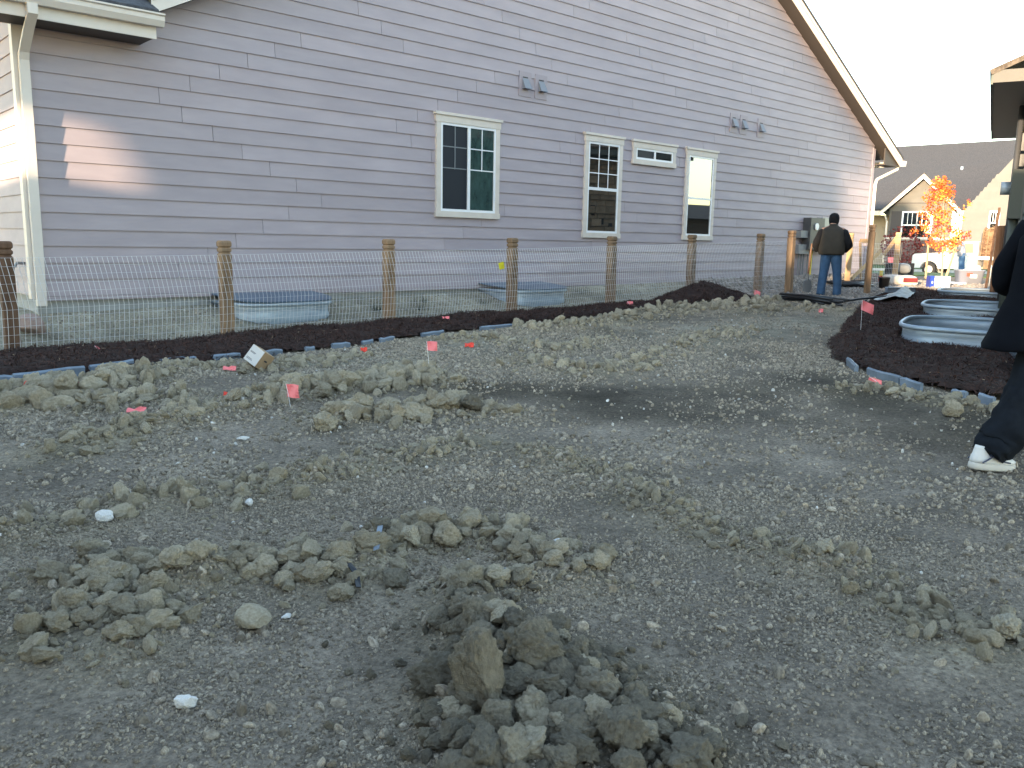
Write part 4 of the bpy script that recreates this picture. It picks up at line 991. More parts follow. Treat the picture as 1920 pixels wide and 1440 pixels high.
# --- walking man at the right edge (local +x = walking direction, +y = his left)
P = gp(1846, 884)
wm = thing('person', 'person in black coat, dark jeans and white sneakers walking at the right edge', 'person', tuple(P), HEAD - math.pi / 2 + R(12))
# trailing right foot stands at the origin; hips ahead of it
J = {'pelvis': ((.42, .10, .95), .14, .11), 'spine': ((.42, .10, 1.15), .15, .11), 'chest': ((.44, .10, 1.38), .17, .12), 'neck': ((.47, .10, 1.52), .06, .06), 'jaw': ((.51, .10, 1.60), .075, .065), 'skull': ((.51, .10, 1.70), .09, .078), 'nose': ((.615, .10, 1.645), .014, .014),
     'hipR': ((.40, .01, .90), .09, .09), 'kneeR': ((.24, .0, .50), .065, .065), 'ankR': ((.0, .0, .12), .045, .045), 'toeR': ((.17, .0, .04), .04, .03),
     'hipL': ((.43, .20, .90), .09, .09), 'kneeL': ((.62, .20, .50), .065, .065), 'ankL': ((.72, .20, .10), .045, .045), 'toeL': ((.90, .20, .05), .04, .03),
     'shR': ((.43, -.10, 1.43), .065, .065), 'elR': ((.28, -.18, 1.20), .05, .05), 'Rwrist': ((.48, -.15, 1.05), .032, .032),
     'shL': ((.43, .30, 1.43), .065, .065), 'elL': ((.33, .40, 1.16), .05, .05), 'Lwrist': ((.54, .36, 1.02), .032, .032)}
hand_joints(J, E2 := [('pelvis', 'spine'), ('spine', 'chest'), ('chest', 'neck'), ('neck', 'jaw'), ('jaw', 'skull'), ('jaw', 'nose'), ('pelvis', 'hipL'), ('hipL', 'kneeL'), ('kneeL', 'ankL'), ('ankL', 'toeL'), ('pelvis', 'hipR'), ('hipR', 'kneeR'), ('kneeR', 'ankR'), ('ankR', 'toeR'),
      ('chest', 'shL'), ('shL', 'elL'), ('elL', 'Lwrist'), ('chest', 'shR'), ('shR', 'elR'), ('elR', 'Rwrist')], 'R', J['Rwrist'][0], (1, .1, -.2), (0, .2, 1)); hand_joints(J, E2, 'L', J['Lwrist'][0], (1, -.1, -.2), (0, .2, 1))
person_body('body', J, E2, wm)
m = MB()
limb(m, densify([((.40, .02, .96), .15, .13), ((.37, .01, .80), .140, .125), ((.28, .0, .56), .132, .115), ((.23, .0, .45), .128, .115), ((.135, .0, .27), .122, .11), ((.075, .0, .17), .118, .105), ((.030, .0, .135), .100, .098), ((.008, .0, .105), .088, .092)], 7), 28, .0)
limb(m, densify([((.44, .19, .96), .14, .12), ((.50, .20, .78), .125, .115), ((.62, .20, .52), .10, .10), ((.69, .20, .25), .10, .095), ((.72, .20, .07), .11, .10)], 7), 28, .0)
m.loft([elring((.42, .10, z_), rx, ry, n=28) for z_, rx, ry in ((.82, .10, .12), (.90, .16, .20), (1.0, .165, .21), (1.04, .16, .20))])
o = m.build('jeans', 'darkjean', wm, True); crumple(o, 9, .026); crumple(o, 24, .014)
m = MB()
m.loft([elring((cx_, .10, z_), rx, ry, n=36, pw=.9) for z_, cx_, rx, ry in ((.725, .35, .30, .26), (.74, .35, .303, .263), (.80, .36, .285, .255), (.90, .38, .255, .245), (1.05, .415, .215, .235), (1.25, .43, .19, .235), (1.38, .44, .165, .235), (1.46, .45, .12, .19), (1.51, .46, .09, .10), (1.55, .47, .085, .085))], cap=True)
o = m.build('coat', 'darkcloth', wm, True); crumple(o, 5, .03)
m = MB()
limb(m, densify([((.44, -.10, 1.45), .09, .09), ((.38, -.14, 1.36), .10, .092), ((.275, -.18, 1.22), .092, .085), ((.28, -.18, 1.15), .088, .082), ((.45, -.155, 1.06), .068, .062)], 5), 20, .0)
limb(m, densify([((.44, .30, 1.45), .09, .09), ((.40, .35, 1.34), .095, .09), ((.33, .40, 1.17), .085, .082), ((.36, .40, 1.11), .082, .08), ((.51, .37, 1.03), .065, .062)], 5), 20, .0)
o = m.build('coat_sleeves', 'darkcloth', wm, True); crumple(o, 8, .02)
m = MB(); m.loft([elring((.50, .10, z_), rx, ry, n=20) for z_, rx, ry in ((1.66, .105, .088), (1.71, .105, .09), (1.77, .085, .075), (1.81, .04, .035))]); m.build('hair', 'bootbrown', wm, True)
def sneaker(ox, oy, oz, pitch):
    s = MB(); n = 28
    def ring(z, k0, wv, toe): 
        out = []
        for k in range(n):
            a = 2 * math.pi * k / n; c_, s_ = math.cos(a), math.sin(a)
            L = .175 if c_ > 0 else .105; wd = (.050 + .006 * c_) * wv
            x_ = .055 + (L - toe * (c_ > 0)) * k0 * math.copysign(abs(c_) ** .8, c_); out.append((x_, wd * math.copysign(abs(s_) ** .75, s_), z))
        return out
    sole = MB(); sole.loft([ring(0.0, .95, .92, 0), ring(.008, 1.0, 1.0, 0), ring(.032, 1.0, 1.0, 0), ring(.036, .97, .97, 0)])
    sh = sole.build('shoe', 'shoesole', wm, True)
    up_ = MB(); rg = []
    for z, k0, wv, toe in ((.034, .97, .96, 0), (.055, .97, .96, .0), (.070, .95, .90, .03), (.085, .90, .82, .075), (.100, .88, .74, .11), (.115, .86, .70, .125), (.130, .83, .66, .13)): rg.append(ring(z, k0, wv, toe))
    up_.loft(rg); up_.build('upper', 'shoewhite', sh, True)
    for q in range(4): MB().tube([(.095 + .02 * q, -.030, .108 - .012 * q), (.10 + .02 * q, .0, .122 - .013 * q), (.095 + .02 * q, .030, .108 - .012 * q)], .0045, 6).build('lace', 'vinyl', sh)
    lp = MB(); lp.tube([(.10, -.025, .112), (.135, -.045, .125), (.165, -.05, .10), (.14, -.045, .085), (.11, -.03, .105)], .004, 6); lp.build('lace_loop', 'vinyl', sh)
    for sy in (-1, 1):
        t2 = MB(); t2.tube([(-.02, sy * .053, .045), (.04, sy * .056, .085), (.09, sy * .052, .06), (.16, sy * .046, .05)], .0045, 6); t2.build('side_stripe', 'shoetrim', sh)
        t2 = MB(); t2.tube([(.02, sy * .051, .085), (.05, sy * .047, .095), (.08, sy * .040, .098)], .005, 6); t2.build('side_stripe', 'shoetrim', sh)
    sh.location = (ox, oy, oz); sh.rotation_euler = (0, pitch, 0); sh.scale = (1.1, 1.12, 1.1); return sh
sneaker(-.055, .0, .02, R(5)); sneaker(.70, .20, .012, R(-6))

# --- far man in a white vest bending beside the truck
TDm = 41.5; q = ray(1800, 512); t_ = TDm / (q[0] * fv.x + q[1] * fv.y); mp2 = CAM + q * t_
fm = thing('person', 'person in dark cap, pale shirt and jeans bending over beside the white truck', 'person', (mp2[0], mp2[1], .31), fr_ang - math.pi / 2)
J = {'pelvis': ((0, 0, .93), .15, .12), 'spine': ((-.04, 0, 1.12), .15, .11), 'chest': ((-.10, 0, 1.32), .17, .12), 'neck': ((-.17, 0, 1.46), .06, .06), 'skull': ((-.25, 0, 1.55), .09, .10),
     'hipL': ((0, -.1, .88), .10, .10), 'kneeL': ((.0, -.11, .48), .07, .07), 'ankL': ((.02, -.11, .08), .05, .05), 'hipR': ((0, .1, .88), .10, .10), 'kneeR': ((.04, .11, .48), .07, .07), 'ankR': ((.1, .11, .08), .05, .05),
     'shL': ((-.12, -.20, 1.38), .065, .065), 'elL': ((-.16, -.24, 1.12), .05, .05), 'Lwrist': ((-.34, -.18, 1.02), .035, .035), 'shR': ((-.12, .20, 1.38), .065, .065), 'elR': ((-.18, .24, 1.12), .05, .05), 'Rwrist': ((-.36, .16, 1.02), .035, .035)}
E3 = [('pelvis', 'spine'), ('spine', 'chest'), ('chest', 'neck'), ('neck', 'skull'), ('pelvis', 'hipL'), ('hipL', 'kneeL'), ('kneeL', 'ankL'), ('pelvis', 'hipR'), ('hipR', 'kneeR'), ('kneeR', 'ankR'), ('chest', 'shL'), ('shL', 'elL'), ('elL', 'Lwrist'), ('chest', 'shR'), ('shR', 'elR'), ('elR', 'Rwrist')]
hand_joints(J, E3, 'L', J['Lwrist'][0], (-1, 0, -.3), (0, .2, 1)); hand_joints(J, E3, 'R', J['Rwrist'][0], (-1, 0, -.3), (0, .2, 1))
person_body('body', J, E3, fm)
m = MB(); limb(m, densify([((0, -.09, .98), .13, .12), ((0, -.11, .5), .1, .1), ((.02, -.11, .06), .09, .09)], 3)); limb(m, densify([((0, .09, .98), .13, .12), ((.04, .11, .5), .1, .1), ((.1, .11, .06), .09, .09)], 3)); m.build('jeans', 'jean', fm, True)
m = MB(); limb(m, densify([((.0, 0, .86), .17, .21), ((-.04, 0, 1.12), .175, .22), ((-.10, 0, 1.34), .17, .23), ((-.15, 0, 1.44), .09, .12)], 3), ax=Vector((1, 0, 0))); m.build('shirt', 'tubplastic', fm, True)
m = MB(); limb(m, densify([((-.11, -.20, 1.40), .08, .08), ((-.16, -.25, 1.12), .07, .07)], 3)); limb(m, densify([((-.11, .20, 1.40), .08, .08), ((-.18, .25, 1.12), .07, .07)], 3)); m.build('sleeves', 'paintgrey', fm, True)
m = MB(); m.loft([elring((-.26, 0, z_), rx, rx, n=16) for z_, rx in ((1.57, .115), (1.62, .112), (1.68, .075), (1.70, .02))]); m.box(-.46, -.30, -.07, .07, 1.57, 1.585); m.build('cap', 'blackknit', fm)

# ------------------------------------------------------------------ TOOLS, SUPPLIES AND LITTER
P = G(1512, 552)
t = thing('shovel', 'long handled shovel standing upright left of the man in the vest', 'shovel', tuple(P), HEAD - math.pi / 2)
MB().tube([(0, 0, .32), (.03, .05, .8), (.07, .1, 1.12)], .019, 8).build('shaft', 'wood_dark', t); MB().loft([elring((0, 0, z_), rx, .012, n=12, pw=.6) for z_, rx in ((-.02, .03), (.04, .085), (.20, .105), (.30, .09), (.34, .03))]).build('blade', 'metalgrey', t)
MB().tube([(0, 0, .30), (0, 0, .46)], .026, 8).build('socket', 'metalgrey', t)
t = thing('digging_bar', 'second dark tool with a pale handle leaning beside the shovel', 'tool', tuple(Vector(P) + Vector((.1, .05, 0))), HEAD - math.pi / 2)
MB().tube([(0, 0, .28), (.05, .06, 1.05)], .017, 8).build('shaft', 'lumber', t); MB().loft([elring((0, 0, z_), rx, .014, n=10, pw=.6) for z_, rx in ((0, .05), (.20, .055), (.30, .025))]).build('head', 'darkbox', t)
# bundle of black pipe lengths
A = G(1472, 563); B = G(1566, 574)
t = thing('pipe_bundle', 'bundle of straight black plastic pipes lying across the dirt before the gravel', 'pipes', tuple(A))
dv = (B - A); sd_ = Vector((-dv.y, dv.x, 0)).normalized()
for i in range(11):
    o_ = sd_ * random.uniform(-.13, .13) + Vector((0, 0, .03 + .05 * (i % 3))); e = random.uniform(-.25, .3)
    MB().tube([o_ - dv.normalized() * e * .5, o_ + dv * .5 + sd_ * random.uniform(-.05, .05) + Vector((0, 0, .02)), o_ + dv + dv.normalized() * e + sd_ * random.uniform(-.08, .08)], .020, 8).build('pipe', 'blackplastic', t, True)
A = G(1560, 572); B = G(1655, 572); C_ = G(1705, 557)
t = thing('drip_line', 'thin black pipe running over the gravel to the grey sheet', 'pipe', tuple(A)); MB().tube([(0, 0, .03), (B - A) * .5 + Vector((0, 0, .05)), B - A + Vector((0, 0, .03)), C_ - A + Vector((0, 0, .04))], .02, 8).build('pipe', 'blackplastic', t, True)
A = G(1622, 566); t = thing('drip_line', 'short black pipe on the gravel behind the pink flag', 'pipe', tuple(A)); MB().tube([(0, 0, .03), G(1665, 560) - A + Vector((0, 0, .05)), G(1700, 561) - A + Vector((0, 0, .03))], .018, 8).build('pipe', 'blackplastic', t, True)
# coil of black hose
P = G(1592, 540)
t = thing('hose_coil', 'coil of black irrigation hose lying on the gravel behind the man', 'hose', tuple(P)); m = MB(); pts = []
for k in range(150):
    a = k * 2 * math.pi / 24; r_ = .42 + .10 * math.sin(k * .31) + .05 * random.random(); pts.append((r_ * math.cos(a) * 1.25, r_ * math.sin(a), .03 + .02 * (k / 24) + .015 * random.random()))
m.tube(pts, .022, 6); m.build('hose', 'blackplastic', t, True)
# grey plastic sheet and metal length
P = G(1672, 574)
a_ = [G(1638, 577), G(1680, 573), G(1700, 570), G(1712, 565), G(1690, 562), G(1660, 568)]
t = thing('plastic_sheet', 'crumpled grey plastic sheet on the gravel edge beside the mulch', 'sheet', tuple(P)); V_ = []; n_ = 9
p00, p10, p11, p01 = [Vector(q) - P for q in (G(1636, 577), G(1700, 577), G(1714, 563), G(1665, 565))]
for i in range(n_):
    for j in range(n_):
        u, v = i / (n_ - 1), j / (n_ - 1); q = (p00.lerp(p10, u)).lerp(p01.lerp(p11, u), v); V_.append(q + Vector((0, 0, .03 + .16 * math.exp(-((u - .6) / .25) ** 2) * (.4 + .6 * v) + random.uniform(0, .03))))
o = MB().add(V_, [(i * n_ + j, (i + 1) * n_ + j, (i + 1) * n_ + j + 1, i * n_ + j + 1) for i in range(n_ - 1) for j in range(n_ - 1)]).build('sheet', 'paintgrey', t); o.modifiers.new('t', 'SOLIDIFY').thickness = .004
A = G(1660, 562); B = G(1712, 562); t = thing('edging_length', 'loose pale metal edging length lying on the gravel behind the grey sheet', 'edging', tuple(A)); MB().beam((0, 0, .10), B - A + Vector((0, 0, .10)), .09, .10).build('edging_strip', 'edging', t)
MB().beam((0, 0, .155), B - A + Vector((0, 0, .155)), .12, .012).build('edging_lip', 'galv', t)
# cooler box
P = G(1757, 541); t = thing('cooler_box', 'blue and white box standing on the gravel below the maple', 'box', tuple(P), HEAD - math.pi / 2 + R(-8))
MB().box(-.13, .26, -.15, .15, 0, .33).build('white_body', 'whitep', t, bevel=.008); MB().box(-.24, -.131, -.152, .152, 0, .335).build('blue_end', 'blue', t, bevel=.006); MB().box(-.20, -.17, -.157, -.1525, .14, .2).build('mark', 'whitep', t)
P = G(1790, 535); t = thing('white_board', 'flat white panel lying on the ground right of the cooler box', 'panel', tuple(P), R(15)); MB().box(-.4, .4, -.3, .3, .05, .09).build('panel', 'vinyl', t)
P = G(1815, 535); t = thing('storage_tub', 'grey translucent plastic tub filled with white bags beyond the window wells', 'tub', tuple(P), HEAD - math.pi / 2 - R(10))
MB().loft([sqring(.30, .22, .0, 28, .35), sqring(.36, .27, .42, 28, .35), sqring(.375, .285, .425, 28, .35), sqring(.375, .285, .445, 28, .35), sqring(.35, .26, .446, 28, .35), sqring(.29, .21, .03, 28, .35)], cap=True).build('tub', 'tubplastic', t, True)
MB().box(-.06, .12, -.272, -.268, .22, .32).build('label', 'whitep', t); MB().box(-.15, .0, -.270, -.262, .26, .36).build('label_mark', 'flagred', t)
o = MB().loft([elring((.0 + .05 * i, 0, .36 + .07 * i), .30 - .06 * i, .2 - .04 * i, n=18, noise=.12) for i in range(4)]).build('white_bag', 'whitep', t, True)
def sack(name, label, P, rz, L_, m_, band=False):
    t = thing(name, label, 'sack', tuple(P), rz)
    rg = []
    for i, u in enumerate(np.linspace(-1, 1, 11)):
        w_ = max(.02, (1 - abs(u) ** 5)) ; rg.append([(L_ * u, .20 * w_ ** .3 * math.copysign(abs(math.cos(a)) ** .6, math.cos(a)), .15 + .15 * w_ * math.copysign(abs(math.sin(a)) ** .6, math.sin(a)) + .01 * random.random()) for a in np.linspace(0, 2 * math.pi, 20, endpoint=False)])
    o = MB().loft(rg).build('sack_body', m_, t, True); crumple(o, 6, .03)
    if band: MB().box(-.18, .20, -.238, -.215, .12, .24).build('printed_band', 'maroon', t)
    return t
sack('sack', 'tan sack with a dark red printed band on the gravel', G(1698, 537), HEAD - math.pi / 2, .30, 'bag', True)
sack('sack', 'plain whitish sack left of the red banded sack', G(1673, 536), HEAD - math.pi / 2 + R(12), .28, 'bag')
sack('sack', 'grey crumpled sack lying on top of the other sacks', Vector(G(1685, 531)) + Vector((.1, 0, .26)), HEAD - math.pi / 2 - R(15), .24, 'paintgrey')
P = G(1684, 527); t = thing('seedling_tray', 'black rectangular tray propped behind the sacks', 'tray', tuple(P), HEAD - math.pi / 2); MB().box(-.42, .42, -.03, .03, .1, .52).build('tray', 'blackplastic', t, bevel=.01)
P = G(1656, 545); t = thing('black_bucket', 'small black nursery pot beside the gate post', 'pot', tuple(P)); MB().loft([sqring(.10, .10, 0, 18, 1), sqring(.13, .13, .30, 18, 1), sqring(.14, .14, .30, 18, 1), sqring(.14, .14, .33, 18, 1), sqring(.12, .12, .33, 18, 1), sqring(.09, .09, .03, 18, 1)]).build('pot', 'blackplastic', t, True)
P = G(1650, 532); t = thing('marker_can', 'yellow and red spray can behind the gate post', 'can', tuple(P)); MB().tube([(0, 0, 0), (0, 0, .22)], .05, 12).build('red_body', 'flagred', t); MB().tube([(0, 0, .22), (0, 0, .36)], .045, 12).build('yellow_cap', 'yellow', t)

# cardboard box tipped on its corner
P = G(487, 697); t = thing('cardboard_box', 'small cardboard carton tipped on its corner beside the mulch strip', 'box', tuple(P), R(0))
b_ = thing('x', 'x', 'x'); bpy.data.objects.remove(b_)
m = MB().box(-.115, .115, -.115, .115, -.115, .115).build('carton', 'cardboard', t, bevel=.003)
fr = MB().box(-.1135, .1135, -.1165, -.1152, -.1135, .1135).build('pale_face', 'cardpale', m)
for z_, w_ in ((.03, .05), (.018, .045), (-.06, .05), (-.075, .055)): MB().box(-.09, -.09 + w_ * 2, -.1175, -.1168, z_ - .003, z_ + .003).build('printed_line', 'ink', m)
MB().box(.117, .1178, -.03, .03, .0, .02).build('printed_line', 'ink', m)
MB().box(-.05, .10, -.03, .03, .1155, .1168).build('tape', 'tan_stone', m)
m.scale = (.72, .72, .72); m.location = (0, 0, .115); m.rotation_euler = (R(-28), R(24), HEAD - math.pi / 2 + R(-32))

# flags: thin wire with a small plastic square
def flag(px, base, label, h=None, lean=0.0, size=.085, m_='flag', rot=0.0, droop=0.0):
    B = G(*base); dpt = (np.array(B) - CAM) @ fw; T_ = Vector(atd(*px, dpt)); t = thing('marker_flag', label, 'flag', tuple(B))
    q = T_ - B
    MB().tube([(0, 0, -.03), tuple(q * .5), tuple(q)], .0022, 5).build('wire', 'wire', t)
    rr = Vector((math.sin(HEAD + rot), -math.cos(HEAD + rot), 0)); dn = Vector((0, 0, -1)); V_ = []
    n_ = 5
    for i in range(n_):
        for j in range(n_):
            u, v = i / (n_ - 1), j / (n_ - 1); V_.append(q + rr * u * size * 1.15 + dn * (v * size + droop * u * size) + Vector((-rr.y, rr.x, 0)) * .018 * math.sin(u * 4 + v * 2))
    o = MB().add(V_, [(i * n_ + j, (i + 1) * n_ + j, (i + 1) * n_ + j + 1, i * n_ + j + 1) for i in range(n_ - 1) for j in range(n_ - 1)]).build('pennant', m_, t); o.modifiers.new('t', 'SOLIDIFY').thickness = .0015
    return t
flag((177, 648), (184, 668), 'small pink flag in the mulch strip right of the leftmost fence post', size=.06, droop=.6)
flag((800, 640), (806, 712), 'tall pink flag on a bare wire in the open dirt, centre left')
flag((536, 720), (546, 768), 'pink flag just above the clod row, right of the cardboard carton', size=.10, rot=R(-15))
flag((1176, 565), (1181, 580), 'pink flag in the mulch strip left of the mulch mound', size=.10, rot=R(30))
flag((1415, 543), (1420, 562), 'pink flag right of the mulch mound', size=.10, droop=.4)
flag((1617, 562), (1612, 640), 'tall pink triangular flag on a bare wire left of the right mulch bed', size=.13, droop=.5)
flag((1630, 706), (1655, 724), 'pink flag lying against the edging of the right mulch bed', size=.105, rot=R(10), droop=.35)
flag((1536, 579), (1540, 588), 'tiny red flag on the dirt behind the black pipe bundle', size=.06, m_='flag')
def scrap(px, label, w_, h_, m_, rz=0):
    B = G(*px); t = thing('flag_scrap', label, 'flag', tuple(B), rz); n_ = 4; V_ = [(w_ * (i / 3 - .5) + random.uniform(-.004, .004), h_ * (j / 3 - .5), .03 + .012 * math.sin(i * 2 + j) + .01 * random.random()) for i in range(4) for j in range(4)]
    o = MB().add(V_, [(i * 4 + j, (i + 1) * 4 + j, (i + 1) * 4 + j + 1, i * 4 + j + 1) for i in range(3) for j in range(3)]).build('plastic', m_, t); o.modifiers.new('t', 'SOLIDIFY').thickness = .002; o.rotation_euler = (R(35), 0, 0)
scrap((62, 732), 'crumpled red flag among the far left clods', .10, .06, 'flagred', R(-40)); scrap((258, 774), 'flat pink flag lying on the bare dirt at left', .13, .05, 'flag', R(-35))
scrap((430, 751), 'small red flag scrap on clods left of the upright pink flag', .07, .05, 'flagred', R(-40)); scrap((835, 611), 'twisted pink flag lying in the middle of the mulch strip', .10, .05, 'flag', R(-20)); scrap((880, 652), 'small orange flag scrap right of the tall pink flag', .10, .07, 'flagred', R(-40))
scrap((683, 664), 'orange scrap on a clod right of the cardboard carton', .07, .06, 'flagred', R(-40)); scrap((165, 735), 'faded pink scrap on a flat rock near the blue edging', .12, .05, 'flag', R(-40)); scrap((432, 699), 'faded pink scrap on a clod just left of the carton', .12, .05, 'flag', R(-40))

# landscape edging, in broken lengths
def edging(name, label, segs, hh_):
    t = thing(name, label, 'edging', tuple(G(*segs[0][0])))
    o0 = t.location.copy()
    for a, b_ in segs:
        A = gp(*a); B = gp(*b_); za = float(ground(A[0], A[1])); zb = float(ground(B[0], B[1])); n_ = 4; rg = []; h = hh_ if A[0] < 2.4 or A[1] < 6 else hh_ * .62
        for i in range(n_ + 1):
            q = Vector((A[0], A[1], za)).lerp(Vector((B[0], B[1], zb)), i / n_) - o0; q.z += random.uniform(-.008, .008); d = Vector((B[0] - A[0], B[1] - A[1], 0)).normalized(); s_ = Vector((-d.y, d.x, 0))
            rg.append([q + s_ * .012 + Vector((0, 0, -.06)), q + s_ * .016 + Vector((0, 0, h)), q - s_ * .010 + Vector((0, 0, h + .012)), q - s_ * .026 + Vector((0, 0, h - .004)), q - s_ * .014 + Vector((0, 0, -.06))])
        MB().loft(rg).build('edging_piece', 'edging', t)
edging('landscape_edging', 'blue grey edging strip along the front of the left mulch', [((-40, 727), (24, 721)), ((25, 720), (158, 703)), ((168, 700), (250, 691)), ((252, 690), (345, 681)), ((346, 681), (368, 679)), ((398, 677), (450, 672)), ((468, 671), (528, 664)), ((572, 660), (588, 658)), ((622, 654), (655, 650)), ((678, 647), (698, 645)), ((712, 643), (738, 640)), ((790, 634), (830, 629)), ((900, 622), (960, 616))], .075)
edging('landscape_edging', 'blue grey edging strip along the front of the right mulch bed', [((1590, 686), (1606, 700)), ((1628, 705), (1688, 722)), ((1690, 723), (1728, 732)), ((1786, 744), (1812, 750)), ((1836, 754), (1864, 760))], .07)

# ------------------------------------------------------------------ STONES AND CLODS
def rock_mesh(seed, sub=3, cuts=9, nz=.12, fine=.05):
    from mathutils import noise
    rg = random.Random(seed); bm = bmesh.new(); bmesh.ops.create_icosphere(bm, subdivisions=sub, radius=1)
    pl = [(Vector((rg.gauss(0, 1), rg.gauss(0, 1), rg.gauss(0, 1))).normalized(), rg.uniform(.55, .9)) for _ in range(cuts)]
    of = Vector((rg.uniform(-50, 50), rg.uniform(-50, 50), rg.uniform(-50, 50)))
    for v in bm.verts:
        for n_, d in pl:
            e = v.co.dot(n_) - d
            if e > 0: v.co -= n_ * e * .93
        dd = noise.voronoi(v.co * 3.1 + of)[0]; d2 = noise.voronoi(v.co * 7.5 + of)[0] if sub > 3 else [0, 0]
        v.co *= 1 + nz * noise.noise(v.co * 1.5 + of) + fine * 1.3 * (.45 - dd[0]) + fine * .8 * (.4 - d2[0]) + fine * .6 * noise.noise(v.co * 12 + of)
    me = bpy.data.meshes.new('clod'); bm.to_mesh(me); bm.free()
    me.polygons.foreach_set('use_smooth', [False] * len(me.polygons)); return me
CL = [rock_mesh(100 + i, 5, 12, .24, .18) for i in range(12)]
for m_ in CL: m_.materials.append(MATS['clod']); m_.polygons.foreach_set('use_smooth', [True] * len(m_.polygons))
CD = [m_.copy() for m_ in CL]
for m_ in CD: m_.materials.clear(); m_.materials.append(MATS['clod_dark'])
RNAMES = {'front': ('dark clod of the bottom centre heap', 'clods of the bottom centre heap'), 'middle': ('olive clod of the central heap', 'clods of the central heap'),
          'second': ('olive clod of the heap left of centre', 'clods of the heap left of centre'), 'left': ('pale clod of the leftmost heap', 'clods of the left heap'),
          'row': ('clod of the low middle left row', 'clods of the middle left row'), 'upper': ('clod of the row below the flags', 'clods of the upper row'),
          'edge': ('pale clod of the band along the left edging', 'clods by the left edging'), 'diag': ('clod of the right diagonal line', 'clods of the right diagonal line'),
          'far': ('clod of the far heap by the mulch mound', 'clods of the far heap'), 'bed': ('clod of the band by the right edging', 'clods by the right edging')}
cand = []
for nm, P, h, w, dens, smin, smax in RW:
    seg = np.hypot(*(P[1:] - P[:-1]).T); L_ = seg.sum(); n_ = int(L_ * dens * 3.5); cum = np.concatenate([[0], np.cumsum(seg)])
    for i in range(n_):
        s_ = RNG.random() * L_; k = min(np.searchsorted(cum, s_, 'right') - 1, len(seg) - 1); p = P[k] + (P[k + 1] - P[k]) * (s_ - cum[k]) / seg[k]
        far_ = RNG.random() < .28
        p = p + RNG.normal(0, w * (1.5 if far_ else .58), 2); sz = smin * RNG.uniform(.5, 1.3) if far_ else smin + (smax - smin) * RNG.random() ** 4.0
        cand.append((nm, p[0], p[1], sz))
cand = [c_ for c_ in cand if not bool(is_mulch(c_[1], c_[2])) and not bool(in_well(c_[1], c_[2], .1))]
dist = np.array([math.hypot(c_[1], c_[2]) for c_ in cand]); szv = np.array([c_[3] for c_ in cand]); order = np.argsort(-szv / dist)
N_SINGLE = 270
RC = {}
for nm in RNAMES:
    pp = np.array([[c_[1], c_[2]] for c_ in cand if c_[0] == nm]); mu = pp.mean(0); RC[nm] = (mu[0], mu[1], float(np.std((pp - mu) @ rt[:2])), float(np.std((pp - mu) @ fh[:2])))
for idx in order[:N_SINGLE]:
    nm, x_, y_, sz = cand[idx]; dark = nm == 'front' and random.random() < .85 or random.random() < .06
    lab, grp = RNAMES[nm]
    c0 = RC[nm]; lat = (x_ - c0[0]) * rt[0] + (y_ - c0[1]) * rt[1]; fwd_ = (x_ - c0[0]) * fh[0] + (y_ - c0[1]) * fh[1]
    posw = ('far' if fwd_ > c0[3] * .4 else 'near' if fwd_ < -c0[3] * .4 else 'middle') + ' ' + ('left' if lat < -c0[2] * .4 else 'right' if lat > c0[2] * .4 else 'centre')
    lab = ('big ' if sz > .06 else 'fist-sized ' if sz > .035 else 'small ') + lab + ', on its ' + posw
    o = None
    o = mkobj('dirt_clod', random.choice(CD if dark else CL), None); tag(o, lab, 'dirt clod', grp)
    sx, sy, szz = sz * random.uniform(.8, 1.25), sz * random.uniform(.75, 1.1), sz * random.uniform(.6, .95)
    o.scale = (sx, sy, szz); o.rotation_euler = (random.uniform(-.4, .4), random.uniform(-.4, .4), random.uniform(0, 6.28)); o.location = (x_, y_, float(ground(x_, y_)) + szz * .55)
def single(name, px, size, m_, label, seed, cat='stone', rot=(0, 0, 0), sink=.1, fl=.1, nz=.14):
    B = G(*px); me = rock_mesh(seed, 5, 11, nz * 1.1, fl * 1.4); me.polygons.foreach_set('use_smooth', [True] * len(me.polygons)); o = mkobj(name, me, m_); tag(o, label, cat); o.scale = size; o.rotation_euler = rot; o.location = B + Vector((0, 0, size[2] * (1 - sink * .6)))
    return o
single('dirt_clod', (895, 1345), (.085, .075, .125), 'clod_mid', 'largest wedge-shaped brown clod standing in the bottom centre heap', 501, 'dirt clod', (R(-12), R(10), .6), .25, .12)
single('dirt_clod', (990, 1290), (.07, .06, .065), 'clod_dark', 'second large brown clod right of the wedge-shaped one', 502, 'dirt clod', (.2, .1, 1.2))
single('dirt_clod', (935, 1390), (.06, .05, .05), 'clod_dark', 'rounded dark clod below the wedge-shaped one', 503, 'dirt clod', (.1, .3, 2.2))
single('dirt_clod', (935, 1235), (.035, .03, .034), 'tan_stone', 'pale tan lump on top of the bottom centre heap', 504, 'dirt clod', (.2, 0, 0), -.6)
single('dirt_clod', (840, 1030), (.075, .06, .062), 'clod', 'largest pale clod of the central heap', 505, 'dirt clod', (.1, .2, .4), .3)
single('dirt_clod', (772, 1035), (.055, .05, .05), 'tan_stone', 'tan brown clod left of the largest central clod', 506, 'dirt clod', (.3, .1, 1.4), .3)
single('dirt_clod', (475, 1065), (.068, .045, .045), 'clod', 'pale wide clod on top of the heap left of centre', 507, 'dirt clod', (.1, .2, -.7), .2)
single('dirt_clod', (580, 1075), (.06, .05, .05), 'clod', 'round pitted clod in the heap left of centre', 508, 'dirt clod', (.1, .0, .7), .3)
single('dirt_clod', (200, 1085), (.062, .05, .05), 'clod', 'large pale clod at the back of the leftmost heap', 509, 'dirt clod', (.1, .1, .3), .3)
